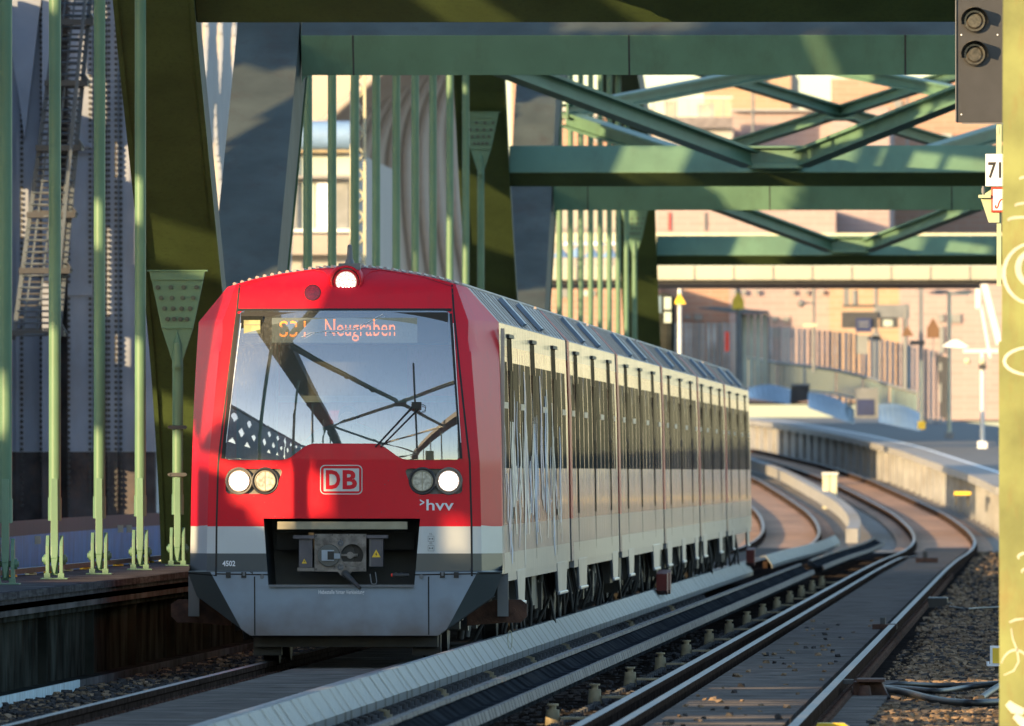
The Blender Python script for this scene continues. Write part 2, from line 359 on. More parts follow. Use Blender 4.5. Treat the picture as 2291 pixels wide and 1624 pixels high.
def side_mat(name, col, rough, metal, coat):      # smooth bodyside that ripples a little along the car, so grazing reflections break into upright streaks
    m, nt, b = principled(name); N, L = nt.nodes, nt.links; b.inputs['Base Color'].default_value = tuple(col) + (1,)
    b.inputs['Roughness'].default_value = rough; b.inputs['Metallic'].default_value = metal; b.inputs['Coat Weight'].default_value = coat; b.inputs['Coat Roughness'].default_value = .06
    tc = N.new('ShaderNodeTexCoord'); mp = N.new('ShaderNodeMapping'); mp.inputs['Scale'].default_value = (.2, 1.0, .10); L.new(tc.outputs['Object'], mp.inputs['Vector'])
    n = N.new('ShaderNodeTexNoise'); n.inputs['Scale'].default_value = 2.6; n.inputs['Detail'].default_value = 3; L.new(mp.outputs['Vector'], n.inputs['Vector'])
    bp = N.new('ShaderNodeBump'); bp.inputs['Strength'].default_value = 1.; bp.inputs['Distance'].default_value = .045; L.new(n.outputs['Fac'], bp.inputs['Height'])
    L.new(bp.outputs['Normal'], b.inputs['Normal']); L.new(bp.outputs['Normal'], b.inputs['Coat Normal']); MATS[name] = m
side_mat('side_red', (.40, .02, .03), .30, 0., .9)
side_mat('side_white', (.29, .32, .35), .32, 0., .7)
side_mat('side_steel', (.20, .225, .26), .34, .15, 0.)

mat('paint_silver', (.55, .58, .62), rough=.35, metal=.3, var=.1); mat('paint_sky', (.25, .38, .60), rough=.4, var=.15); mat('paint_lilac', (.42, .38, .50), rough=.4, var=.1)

# ================================================================== SETTING
mb = MB(); mb.quad((-3000, -400, -9), (3000, -400, -9), (3000, 6000, -9), (-3000, 6000, -9))
tag(mb.build('river_water', 'water', fix=False), 'dark river water under the railway bridge', kind='structure')
# land beyond the bridge follows the climbing, curving line
mb = MB(); rows = []
for i in range(0, 62):
    D = 399 + i * 9.5
    rows.append([(x, D, rse(D) - .22 - (.0 if abs(x - shf(D) + 4) < 14 else 1.2)) for x in (-400, -120, -40, -19 + shf(D), -17 + shf(D), 6 + shf(D), 10 + shf(D), 40, 160, 500)])
mb.loft(rows, 0, False)
tag(mb.build('ground', 'sand_ballast', fix=False), 'sandy ballast and earth beyond the bridge', kind='structure')
mb = MB(); mb.box(-9.2, .9, 30, 400, -.9, -.20)
tag(mb.build('bridge_deck', 'ballast'), 'dark ballasted deck of the railway bridge', kind='structure')

# loose stones
def stones(name, spots, m, label):
    b = MB(); base = [Vector(v).normalized() for v in ((1, 0, -.4), (-.5, .9, -.3), (-.5, -.9, -.3), (.5, .6, .7), (-.8, 0, .8), (.4, -.7, .6))]
    fs = [(0, 3, 5), (0, 1, 3), (1, 4, 3), (1, 2, 4), (2, 5, 4), (2, 0, 5), (3, 4, 5), (0, 2, 1)]
    for (x, y, z, r) in spots:
        a = random.uniform(0, 6.28); ca, sa = math.cos(a), math.sin(a)
        vs = []
        for v in base:
            q = Vector((v.x * random.uniform(.7, 1.2), v.y * random.uniform(.7, 1.2), v.z * random.uniform(.5, .9))) * r
            vs.append((x + q.x * ca - q.y * sa, y + q.x * sa + q.y * ca, z + q.z))
        b.add(vs, fs, random.choice((0, 0, 1)))
    return tag(b.build(name, m, fix=False), label, kind='stuff')
def scatter(n, x0, x1, y0, y1, z, r0=.025, r1=.055, pw=1.6):
    return [(random.uniform(x0, x1), y0 + (y1 - y0) * random.random() ** pw, z + random.uniform(-.03, .03), random.uniform(r0, r1)) for _ in range(n)]
stones('ballast_stones', scatter(15000, -8.55, -7.30, 114, 200, -.19), ['stone_dark', 'stone'], 'grey crushed stone beside the left rail')
stones('ballast_stones', scatter(19000, -1.30, .3, 116, 215, -.18, .03, .065) + scatter(2500, -1.50, -1.25, 116, 260, -.19, .015, .03) + scatter(90, -2.75, -1.9, 116, 200, -.035, .02, .045) + scatter(5000, -1.5, .3, 200, 392, -.17, .03, .07), ['stone', 'stone_dark'], 'crushed stone beside the right rail')
stones('ballast_stones', scatter(6000, -4.95, -3.3, 108, 200, -.20), ['stone_dark', 'stone_dark'], 'dark stone and dirt between the two tracks')

# ------------------------------------------------------------------ tracks
RAIL = [(-.036, 0), (.036, 0), (.036, -.045), (.010, -.060), (.010, -.140), (.075, -.160), (.075, -.172), (-.075, -.172), (-.075, -.160), (-.010, -.140), (-.010, -.060), (-.036, -.045)]
def dsteps(a, b): 
    out = [a]; 
    while out[-1] < b: out.append(out[-1] + (8 if out[-1] > 300 else 20))
    out[-1] = b; return out
def rail(xo, a, b, name, parent, dz=0., taper=False):
    m = MB(); rings = []
    for D in dsteps(a, b):
        s, z = shf(D), rse(D) + dz
        t = 0 if not taper else (.22 if D > b - 6 else 0)
        rings.append([(xo + t + s + u, D, z + v) for u, v in RAIL])
    m.loft(rings, 1)
    # running surface: first profile edge is the head top
    n = len(RAIL)
    for i in range(len(rings) - 1): m.m[i * n + 0] = 0
    return sub(m.build(name, ['rail_head', 'rail_side']), parent)
def clips(xo, a, b, name, parent, side):
    m = MB(); D = a
    while D < b:
        s, z = shf(D), rse(D)
        m.box(xo + s + side * .07 - .05, xo + s + side * .07 + .05, D - .07, D + .07, z - .165, z - .115)
        m.cyl((xo + s + side * .09, D, z - .12), (xo + s + side * .09, D, z - .085), .022, 6)
        D += .6
    o = sub(m.build(name, 'rust_steel'), parent); o['kind'] = 'stuff'; return o
def track(name, xc, label, guards, boards):
    t = empty(name, (xc, 109, 0), label, 'railway track', 'railway tracks on the bridge')
    xl, xr = xc - .753, xc + .753
    rail(xl, 60, 760, 'rail', t); rail(xr, 60, 760, 'rail', t)
    for gx, side in guards: rail(gx, 60, 352, 'guard_rail', t, -.01, True)
    for x, s in ((xl, 1), (xl, -1), (xr, 1), (xr, -1)): clips(x, 104, 300, 'rail_fastenings', t, s)
    m = MB(); D = 104
    while D < 392:
        m.box(xc - 1.25, xc + 1.25, D - .13, D + .13, -.26, -.172); D += .6
    o = sub(m.build('sleepers', 'sleeper'), t); o['kind'] = 'stuff'
    m = MB(); D = 104; k = 0
    while D < 300:
        w = .50 if D < 220 else .9; g = .07 if (k % 30) else .22
        dz = random.uniform(-.0012, .0012)
        m.box(boards[0], boards[1], D, D + w, -.11, -.055 + dz)
        if boards[2] and D < 150: m.box(xr + .12, xr + .42, D, D + w, -.17, -.135 + dz)
        D += w + g; k += 1
    while D < 392:
        m.box(boards[0] + shf(D), boards[1] + shf(D), D, D + 2, -.11, -.06); D += 2.02
    o = sub(m.build('deck_boards', 'board'), t); o['kind'] = 'stuff'
    return t
track('railway_track', -6.45, 'left railway track on which the red train stands', [(-5.92, 1)], (-6.92, -6.05, False))
track('railway_track', -2.477, 'empty right railway track with grey boards between its rails', [(-2.98, 1)], (-2.86, -1.86, True))
# sleepers and sand between rails beyond the bridge: raised rusty bed
for nm, xc, lb in (('trackbed', -6.45, 'rusty trackbed of the far left curve'), ('trackbed', -2.477, 'rusty trackbed of the far right curve')):
    m = MB(); m.loft([[(xc - 1.2 + shf(D), D, rse(D) - .17), (xc + 1.2 + shf(D), D, rse(D) - .17)] for D in range(392, 760, 8)], 0, False)
    o = m.build(nm, mat(nm + str(xc), (.30, .165, .095), rough=.9, var=.5, scale=.8) , fix=False); tag(o, lb, kind='structure')

# ------------------------------------------------------------------ third rails
def third_left(a, b, label, pots=True, xo=-5.1):
    t = empty('conductor_rail', (xo, a, 0), label, 'conductor rail', 'covered conductor rails')
    m = MB(); D = a; k = 0
    pat = (1.55, 1.0, 1.75, .95, 1.7, 1.75)
    while D < b:
        w = min(pat[k % 6], b - D); s, z = shf(D), rse(D); g = .012
        j = random.uniform(-.001, .001)
        P = lambda u, v, y: (xo + s + u, y, z + v)
        y0, y1 = D + g, D + w - g
        prof = [(-.10, .20 + j), (0 + j, .215 + j), (.12, .045 + j), (.12, -.02), (.105, -.02), (.105, .04), (-.012, .195), (-.10, .185)]
        m.loft([[P(u, v, y0) for u, v in prof], [P(u, v, y1) for u, v in prof]], 0, True, False, True)
        D += w; k += 1
    sub(m.build('cover', 'cover_grey'), t)
    m = MB(); D = a; k = 0      # dark straps at the joints
    while D < b:
        s, z = shf(D), rse(D)
        m.quad((xo + s + .002, D - .13, z + .2165), (xo + s + .1222, D - .13, z + .0465), (xo + s + .1222, D + .13, z + .0465), (xo + s + .002, D + .13, z + .2165)); m.quad((xo + s + .1222, D - .13, z + .0465), (xo + s + .1222, D - .13, z - .02), (xo + s + .1222, D + .13, z - .02), (xo + s + .1222, D + .13, z + .0465))
        D += pat[k % 6]; k += 1
    o = sub(m.build('straps', 'black'), t); o['kind'] = 'stuff'
    m = MB()
    m.loft([[(xo - .06 + shf(D), D, rse(D) + .10), (xo + .02 + shf(D), D, rse(D) + .10), (xo + .02 + shf(D), D, rse(D) - .02), (xo - .06 + shf(D), D, rse(D) - .02)] for D in dsteps(a + .4, b - .4)], 0, True, False, True)
    sub(m.build('live_rail', 'rail_side'), t)
    if pots:
        D = max(a + 1, 112)
        k = 0
        while D < b - .5 and k < 90:
            m = MB(); s, z = shf(D), rse(D)
            m.cyl((xo + .17 + s, D, z - .19), (xo + .17 + s, D, z - .06), .055, 10, r1=.045)
            m.cyl((xo + .17 + s, D, z - .06), (xo + .17 + s, D, z - .03), .025, 8)
            m.beam((xo + s, D, z + .0), (xo + .17 + s, D, z - .035), .04, .02)
            sub(m.build('insulator', 'insulator' if k % 10 == 0 else 'insulator_grey'), t); D += 1.18 if D < 190 else 2.2; k += 1  # every tenth pot in the sunlit brass tone, the rest in its shaded grey
    return t
third_left(90, 284, 'long grey segmented conductor rail cover running beside the train')
third_left(304, 398, 'shorter grey conductor rail cover piece after the gap beyond the train side', pots=False)
def third_right(a, b, label, pots=True, xo=-4.1):
    t = empty('conductor_rail', (xo, a, 0), label, 'conductor rail', 'covered conductor rails')
    def L(m, prof, y0, y1, mi=0):
        st = [y0, y1] if y1 - y0 < 6 else dsteps(y0, y1)
        m.loft([[(xo + shf(y) + u, y, rse(y) + v) for u, v in prof] for y in st], mi, True, False, True)
    m = MB(); D = a; k = 0
    while D < b:
        w = min((1.2, .75)[k % 2], b - D); j = random.uniform(-.001, .001)
        L(m, [(-.035, .205 + j), (.02, .205 + j), (.025, .175 + j), (-.04, .175 + j)], D + .05, D + w - .05); D += w; k += 1
    sub(m.build('cover', 'cover_light'), t)
    m = MB(); L(m, [(-.05, .163), (.018, .163), (.15, .065), (.13, .055), (.0, .10), (-.05, .10)], a, b)
    sub(m.build('side_panel', 'cover_dark'), t)
    m = MB(); D = a; k = 0
    while D < b:
        w = min((.62, .9, .62)[k % 3], b - D); j = random.uniform(-.001, .001)
        L(m, [(.20, .10 + j), (.23, .10 + j), (.25, .03 + j), (.225, .03 + j)], D + .06, D + w - .06); D += w; k += 1
    sub(m.build('lower_guard', 'cover_light'), t)
    m = MB(); L(m, [(.10, .095), (.19, .095), (.19, -.03), (.10, -.03)], a + .3, b - .3)
    sub(m.build('live_rail', 'cover_dark'), t)
    if pots:
        D = 113.4; k = 0
        while D < b - .5 and k < 90:
            m = MB()
            m.cyl((xo + .38, D, -.19), (xo + .38, D, -.045), .062, 12, r1=.052); m.cyl((xo + .38, D, -.045), (xo + .38, D, -.005), .028, 8); m.cyl((xo + .38, D, -.015), (xo + .38, D, .0), .045, 10)
            sub(m.build('insulator', 'insulator'), t)
            m = MB(); m.prism([(xo + .44, D - .05), (xo + .62, D - .06), (xo + .70, D), (xo + .62, D + .06), (xo + .44, D + .05)], 'z', -.12, -.10)
            sub(m.build('bracket', 'insulator'), t)
            D += 11.8; k += 1
    return t
third_right(90, 280, 'two-strip conductor rail of the right track between the tracks')
third_right(292, 392, 'far piece of the right conductor rail before the curve', pots=False)
# far round conductor pipe running on through the curve
t = empty('conductor_rail', (-5.2, 430, .3), 'sunlit conductor rail cover following the far curve', 'conductor rail', 'covered conductor rails')
m = MB(); D = 405; k = 0
while D < 700:
    w = 9
    m.beam((-4.75 + shf(D), D, rse(D) + .15), (-4.75 + shf(D + w), D + w - .4, rse(D + w) + .15), .30, .36); D += w
sub(m.build('cover', 'concrete'), t)
# bolt rows on the timber bed between the tracks
m = MB()
for i in range(150):
    D = 109 + i * .85
    for x in (-3.68, -3.50):
        m.cyl((x, D, -.19), (x, D, -.135), .030, 8)
o = m.build('bed_bolts', 'insulator_grey'); tag(o, 'rows of dark bolt heads on the bed left of the right track', kind='stuff')
m = MB()
for i in range(150):
    D = 108 + i * 1.7; m.box(-4.9, -3.4, D, D + .22, -.22, -.165)
tag(m.build('bed_timbers', 'sleeper'), 'dark cross timbers between the tracks', kind='stuff')

# rail joint box and cables, right
def cable(pts, r, label, m='black'):
    b = MB(); P = [Vector(p) for p in pts]; out = []
    for i in range(len(P) - 1):
        p0, p1, p2, p3 = P[max(i - 1, 0)], P[i], P[i + 1], P[min(i + 2, len(P) - 1)]
        for k in range(8):
            u = k / 8; out.append(.5 * ((2 * p1) + (-p0 + p2) * u + (2 * p0 - 5 * p1 + 4 * p2 - p3) * u * u + (-p0 + 3 * p1 - 3 * p2 + p3) * u ** 3))
    out.append(P[-1]); b.tube(out, r, 8)
    return tag(b.build('cable', m), label, 'cable', 'black cables in the ballast')
def pxy(px, py, z=-.11, lift=0.): D = (CH - z) * FPX / (py - VY); return (xat(px, D), D, z + lift)
t = empty('rail_joint_box', (-1.45, 140, -.1), 'brown rail joint box bolted beside the right rail near the cables', 'joint box')
m = MB(); m.box(-1.60, -1.47, 139.9, 140.6, -.19, -.02); m.hexa([(-1.47, 139.9, -.19), (-1.28, 139.9, -.19), (-1.28, 140.6, -.19), (-1.47, 140.6, -.19), (-1.47, 139.9, -.02), (-1.36, 139.9, -.02), (-1.36, 140.6, -.02), (-1.47, 140.6, -.02)]); sub(m.build('housing', 'rust_steel', bevel=.008), t)
m = MB(); m.box(-1.57, -1.33, 139.7, 140.7, -.019, .004); sub(m.build('lid', 'rust_steel'), t)
m = MB(); m.cyl((-1.50, 139.75, -.21), (-1.50, 139.75, -.05), .075, 12, r1=.045); sub(m.build('cone', 'rust_steel'), t)
m = MB(); m.box(-1.70, -1.60, 139.95, 140.2, -.04, .0); sub(m.build('rail_clamp', 'dark_steel'), t)
t = empty('rail_joint_box', (-1.45, 235, -.1), 'small dark joint box on the right rail farther along', 'joint box')
m = MB(); m.box(-1.62, -1.34, 234.4, 236, -.18, -.03); m.box(-1.335, -1.28, 234.4, 235.0, -.17, -.10); sub(m.build('housing', 'black', bevel=.01), t)
cable([pxy(1985, 1535), pxy(2020, 1530, -.09), pxy(2100, 1533), pxy(2180, 1531, -.10), pxy(2245, 1527, -.06)], .022, 'upper black cable running right from the brown joint box')
cable([pxy(1985, 1538), pxy(2040, 1541, -.10), pxy(2100, 1546), pxy(2160, 1538, -.10), pxy(2240, 1528, -.06)], .024, 'middle black cable curving right from the brown joint box')
cable([pxy(1980, 1540), pxy(2030, 1549, -.10), pxy(2090, 1564), pxy(2160, 1572, -.10), pxy(2245, 1570, -.10)], .030, 'thick lowest black cable sagging right from the brown joint box')
cable([pxy(2196, 1562, -.12), pxy(2212, 1550, -.09), pxy(2240, 1532, -.04)], .030, 'short black cable end rising beside the green pillar')
cable([pxy(2125, 1357), pxy(2160, 1362), pxy(2190, 1360), pxy(2245, 1358)], .014, 'thin black cable leading right from the small dark joint box')
t = empty('distance_marker', (-.45, 155, -.1), 'small yellow and white marker box at the foot of the green pillar', 'marker')
m = MB(); m.box(-.485, -.36, 155, 155.2, -.045, .125); sub(m.build('housing', 'sign_white', bevel=.004), t)
m = MB(); m.box(-.460, -.36, 154.99, 154.999, -.038, .105); sub(m.build('face', 'yellow'), t)
m = MB(); m.box(-.51, -.36, 154.95, 155.2, -.065, -.047); m.cyl((-.505, 155, -.06), (-.505, 155, -.02), .014, 8); sub(m.build('bracket', 'sign_white'), t)
m = MB(); m.box(-.44, -.40, 155.05, 155.15, -.25, -.066); sub(m.build('leg', 'dark_steel'), t)
t = empty('track_tag', (-1.5, 119, 0), 'small yellow tag on the boards at the bottom edge of the photo', 'tag')
m = MB(); m.prism([(-1.62, -.052), (-1.43, -.052), (-1.39, -.08), (-1.39, -.095), (-1.64, -.095)], 'y', 119, 119.3); sub(m.build('plate', 'yellow'), t)

# ------------------------------------------------------------------ left walkway ledge
t = empty('walkway_ledge', (-9.2, 60, 0), 'dark concrete walkway ledge carrying the left row of green hanger rods', 'ledge')
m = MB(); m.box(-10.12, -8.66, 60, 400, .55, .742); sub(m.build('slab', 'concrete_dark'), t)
m = MB(); m.box(-8.68, -8.60, 60, 400, .70, .760); m.box(-8.70, -8.63, 60, 400, .655, .698); m.box(-8.74, -8.66, 60, 400, .60, .653)
sub(m.build('edge_course', 'fascia'), t)
m = MB(); m.box(-8.95, -8.80, 60, 400, -.25, .60); 
for i in range(46): m.box(-8.80, -8.72, 66 + i * 7.1, 66.06 + i * 7.1, -.15, .58)
m.box(-8.80, -8.70, 60, 400, .50, .585); m.box(-8.80, -8.62, 60, 400, -.16, -.10); sub(m.build('side_girder', 'girder_dark'), t)
m = MB()
for i in range(7):
    for D in (132.4, 132.9): m.cyl((-8.80, D, -.05 + i * .09), (-8.765, D, -.05 + i * .09), .022, 8)
sub(m.build('rivets', 'black'), t)
m = MB(); m.box(-8.62, -8.60, 60, 147, -.24, -.095); sub(m.build('painted_kerb', 'bluewhite'), t)
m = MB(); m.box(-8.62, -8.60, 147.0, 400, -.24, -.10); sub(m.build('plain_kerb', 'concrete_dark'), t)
# low fence rail behind the rods
t = empty('low_rail_fence', (-10.7, 150, .7), 'low dark rail with yellow feet running behind the green rods', 'rail fence')
m = MB(); m.box(-10.06, -10.0, 120, 400, .765, .815); sub(m.build('top_rail', 'dark_steel'), t)
for i in range(22):
    m = MB(); D = 160 + i * 3.1; m.box(-10.09, -9.98, D, D + .12, .742, .764); sub(m.build('foot', 'yellow' if i % 2 == 0 else 'pale_green'), t)

# ================================================================== BRIDGE ARCHES
IN = [(3.9, -.2), (4.1, .9), (5.3, 2.24), (7.1, 3.5), (9.8, 4.83), (13.6, 6.75), (16.3, 8.4), (20, 9.2), (30, 10.6), (40, 11.4), (50, 11.7)]
EX = [(1.9, -.2), (2.2, 1.2), (3.6, 2.8), (5.6, 3.75), (8.0, 4.95), (11.9, 6.95), (15.1, 8.95), (19.5, 10.1), (29.8, 11.5), (40, 12.3), (50, 12.6)]
BR = [(12, 7.4), (20, 8.0), (30, 9.5), (40, 10.4), (50, 10.7)]
def zin(d): return lerp_tab(IN, d)
XL, XR = -9.39, .45              # centre lines of the two arch planes
HW = .41
def ibeam(m, p0, p1, w, h, t=.05):
    m.beam(p0, p1, w * .25, h - 2 * t)
    p0, p1 = Vector(p0), Vector(p1); d = (p1 - p0).normalized(); x = d.cross(Vector((0, 0, 1))).normalized(); u = x.cross(d).normalized()
    for s in (1, -1):
        o = u * s * (h / 2 - t / 2); m.beam(p0 + o, p1 + o, w, t)
def make_arch(P0, P1, label, hd, hs, hz=None):
    L = P1 - P0; k = 100.0 / 2
    t = empty('bridge_arch', ((XL + XR) / 2, (P0 + P1) / 2, 0), label, 'bridge arch', 'green arches of the railway bridge')
    def D(d, far): return P1 - d if far else P0 + d
    sc = L / 100.0
    for X in (XL, XR):
        m = MB(); rings = []
        prof = [(a, b) for a, b in zip(IN, EX)]
        seq = [(i, e, False) for i, e in prof] + [(i, e, True) for i, e in reversed(prof[:-1])]
        # refine for smooth curve
        pts = []
        for i, e, far in seq: pts.append((D(i[0] * sc if i[0] > 20 else i[0], far), i[1], D(e[0] * sc if e[0] > 20 else e[0], far), e[1]))
        fine = []
        for a in range(len(pts) - 1):
            q0, q1, q2, q3 = pts[max(a - 1, 0)], pts[a], pts[a + 1], pts[min(a + 2, len(pts) - 1)]
            for s in range(5):
                u = s / 5
                fine.append([.5 * (2 * q1[c] + (q2[c] - q0[c]) * u + (2 * q0[c] - 5 * q1[c] + 4 * q2[c] - q3[c]) * u * u + (3 * q1[c] - q0[c] - 3 * q2[c] + q3[c]) * u ** 3) for c in range(4)])
        fine.append(pts[-1])
        for i0, z0, e0, z1 in fine:
            rings.append([(X - HW, i0, z0), (X + HW, i0, z0), (X + HW - .03, e0, z1), (X - HW + .03, e0, z1)])
        m.loft(rings, 0, True, False, True)
        n = len(rings)
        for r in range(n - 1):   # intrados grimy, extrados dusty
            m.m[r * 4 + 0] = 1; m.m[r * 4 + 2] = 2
        for X2 in (-HW - .02, HW - .03):     # flange lips along the soffit edges
            m.loft([[(X + X2, i0, z0 - .03), (X + X2 + .05, i0, z0 - .03), (X + X2 + .05, i0, z0 + .02), (X + X2, i0, z0 + .02)] for i0, z0, e0, z1 in fine], 1, True, False, True)
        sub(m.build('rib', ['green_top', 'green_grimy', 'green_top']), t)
        # rods
        N = 12; d0 = 8.4; sp = (L - 2 * d0) / 11.15
        dl = []
        d = L - hd
        while d > 9: dl.append(d); d -= hs
        for d in dl:
            near_leg = d > L - hd - 1
            y = P0 + d; zt = zin(min(d, L - d)) if min(d, L - d) <= 20 else zin(min(d, L - d) / sc)
            if not near_leg: zt += .6
            elif hz: zt = hz
            m = MB(); m.cyl((X, y, 1.35), (X, y, zt - (.45 if near_leg else -.1)), .058, 16)
            h = sub(m.build('hanger', 'green_rod'), t)
            gw = .30; z1 = zt + .12; z0 = zt - .40
            mg = MB(); yy = y - .02
            mg.prism([(X - .30, z1), (X + .30, z1), (X + .17, z0 - .10), (X + .06, z0 - .44), (X - .06, z0 - .44), (X - .17, z0 - .10)], 'y', yy - .07, yy)
            mg.box(X - .33, X + .33, yy - .12, yy - .0, z1, z1 + .02); mg.prism([(X - .30, z1), (X + .30, z1), (X + .285, z1 - .09), (X - .285, z1 - .09)], 'y', yy - .10, yy - .071)
            mg.box(X - .17, X + .17, yy - .10, yy - .071, z0 - .10, z0 - .085)
            mg.cyl((X, yy - .075, z0 - .52), (X, yy - .075, z0 - .26), .058, 12, r1=.045); mg.cyl((X, yy - .075, z0 - .26), (X, yy - .072, z0 - .12), .045, 12, r1=.004)
            if not near_leg: mg = None
            if near_leg: g = sub(mg.build('gusset', 'green_paint' if not near_leg else 'green_rod', bevel=.006), t)
            mb_ = MB()
            for r in range(4 if near_leg else 0):
                zz = z1 - .17 - r * .115; hw = .21 - .035 * r
                for c in range(4):
                    xx = X - hw + c * hw * 2 / 3
                    mb_.cyl((xx, yy - .10, zz), (xx, yy - .07, zz), .026, 8); mb_.cyl((xx, yy - .115, zz), (xx, yy - .10, zz), .016, 6)
            if near_leg: sub(mb_.build('bolt_group', 'bolt'), t)['kind'] = 'stuff'
            # foot: flat blade down into a two-plate clevis on the ledge
            mf = MB(); mf.prism([(X - .032, 1.70), (X + .032, 1.70), (X + .036, .98), (X + .01, .80), (X - .01, .80), (X - .036, .98)], 'y', y - .085, y - .055)
            mf.prism([(y - .07, 1.45), (y + .07, 1.45), (y + .09, .95), (y + .03, .78), (y - .03, .78), (y - .09, .95)], 'x', X - .03, X + .03)
            mf.cyl((X, y, 1.30), (X, y, 1.52), .066, 14)
            for s in (-1, 1):
                mf.prism([(y - .09, .742), (y + .09, .742), (y + .09, 1.06), (y + .03, 1.16), (y - .03, 1.16), (y - .09, 1.06)], 'x', X + s * .066 - .016, X + s * .066 + .016)
                mf.cyl((X + s * .08, y - .0, .93), (X + s * .105, y, .93), .05, 10); mf.box(X + s * .066 - .03, X + s * .066 + .03, y - .12, y - .08, .742, .80)
            mf.cyl((X - .12, y, .93), (X + .12, y, .93), .028, 10); mf.box(X - .13, X + .13, y - .16, y + .16, .742, .756)
            sub(mf.build('rod_foot', 'green_paint', bevel=.004), t)
            if near_leg and X == XL and abs(P1 - 187.4) < 1 and d > 50:
                for zz in (2.25, 1.735):
                    mc = MB(); mc.box(X - .085, X + .085, y - .085, y + .07, zz - .02, zz + .02)
                    for s in (-1, 1): mc.cyl((X + s * .09, y - .095, zz), (X + s * .09, y - .06, zz), .016, 8)
                    sub(mc.build('rod_clamp', 'dark_steel'), t)
    x0, x1 = XL + HW + .001, XR - HW - .001
    # portal beams
    def portal(y0, s):           # s=+1 at the far end of the arch (falling), -1 at the near end (rising)
        if s > 0:
            q = .08
            c = [(y0 + .50, 6.50 + q * (.4 if P1 < 200 else 1)), (y0, 6.73 + q), (y0 + .24, 7.20 + q), (y0 + .74, 6.97 + q)]
        else: c = [(y0, 6.58), (y0 - .25, 7.06), (y0 + .35, 7.36), (y0 + .60, 6.88)]
        m = MB(); m.prism(c, 'x', x0, x1)
        # haunches where the beam meets the ribs
        if s < 0:
            for xx, q in ((x0, 1), (x1, -1)):
                f = [(xx, 6.60)] + [(xx + q * (.14 - .14 * math.cos(a)), 6.60 - .14 + .14 * math.sin(a)) for a in [R(18 * i) for i in range(6)]]
                m.prism(f, 'y', y0 + .02, y0 + .08)
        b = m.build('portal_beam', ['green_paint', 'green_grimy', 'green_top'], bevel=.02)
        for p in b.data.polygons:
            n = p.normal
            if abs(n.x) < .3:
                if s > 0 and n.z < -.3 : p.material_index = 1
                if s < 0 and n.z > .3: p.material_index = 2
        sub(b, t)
        mm = MB()
        for q in range(3):
            xx = x0 + .62 + q * 3.35
            if s < 0: mm.hexa([(xx, y0 - .004, 6.58), (xx + .02, y0 - .004, 6.58), (xx + .02, y0 + .01, 6.58), (xx, y0 + .01, 6.58), (xx, y0 - .254, 7.06), (xx + .02, y0 - .254, 7.06), (xx + .02, y0 - .24, 7.06), (xx, y0 - .24, 7.06)])
        if s < 0: sub(mm.build('weld_seam', 'dark_steel'), t)['kind'] = 'stuff'
        # V bracing from the middle of the portal to the ribs
        xm = (x0 + x1) / 2
        for q in (-1, 1):
            m = MB(); ibeam(m, (xm + q * .42, y0 - s * .9, 7.02), ((x0, x1)[q > 0], y0 - s * 9.0, 8.45), .30, .30)
            sub(m.build('brace', 'green_paint'), t)
        m = MB(); m.box(xm - .46, xm + .46, y0 - s * .9 - .25, y0 - s * .9 + .25, 6.86, 6.95); m.box(xm - .46, xm + .46, y0 - s * .9 - .06, y0 - s * .9 + .06, 6.95, 7.20)
        m.box(xm - .46, xm + .46, y0 - s * .9 - .2, y0 - s * .9 + .2, 7.20, 7.24); m.box(xm - .44, xm + .44, min(y0 + .02, y0 - s * .7), max(y0 + .05, y0 - s * .7), 6.88, 6.94)
        sub(m.build('node_block', 'green_paint', bevel=.01), t)
    portal(P1 - 13.3, 1); portal(P0 + 12.2, -1)
    # X panels between
    lo, hi = P0 + 21, P1 - 21; n = 3
    for i in range(n):
        ya, yb = lo + (hi - lo) * i / n, lo + (hi - lo) * (i + 1) / n
        za, zb = [lerp_tab(BR, min(y - P0, P1 - y)) + .45 for y in (ya, yb)]
        for xx in (x0, x1):
            for yy, zz in ((ya, za), (yb, zb)):
                m = MB(); m.box(xx - .02, xx + .02, yy - .25, yy + .25, zz - .15, zz + 1.2); sub(m.build('brace_plate', 'green_paint'), t)
        for q in (0, 1):
            xa, xb = (x0, x1) if q == 0 else (x1, x0)
            m = MB(); ibeam(m, (xa, ya, za), (xb, yb, zb + (.002 if q else 0)), .24, .26); sub(m.build('brace', 'green_paint'), t)
        m = MB(); m.box((x0 + x1) / 2 - .35, (x0 + x1) / 2 + .35, (ya + yb) / 2 - 1.0, (ya + yb) / 2 + 1.0, (za + zb) / 2 - .19, (za + zb) / 2 - .16)
        sub(m.build('brace_gusset', 'green_paint'), t)
    return t
make_arch(70.0, 187.4, 'nearest green bridge arch with the thick dark leg left of the train', 8.7, 7.43, 3.82)
make_arch(187.4, 290.7, 'middle green bridge arch with the grey leg rising behind the train cab', 15.2, 7.23, 7.66)
make_arch(290.7, 397.0, 'farthest green bridge arch framing the station beyond the train', 17.3, 7.4, 7.66)
# stone pier blocks under the arch feet
for P, w1 in ((70.0, 'before the train, out in front of the nearest arch'), (187.4, 'between the nearest and the middle arch'), (290.7, 'between the middle and the farthest arch'), (397.0, 'at the far end of the farthest arch')):
    for X, w2 in ((XL, 'left'), (XR, 'right')):
        m = MB(); m.prism([(X - .8, -9), (X + .8, -9), (X + .62, -.22), (X - .62, -.22)], 'y', P - 4, P + 4)
        tag(m.build('bridge_pier', 'concrete_dark'), None, 'pier', 'piers under the arch feet')['label'] = 'dark concrete pier on the %s %s' % (w2, w1)

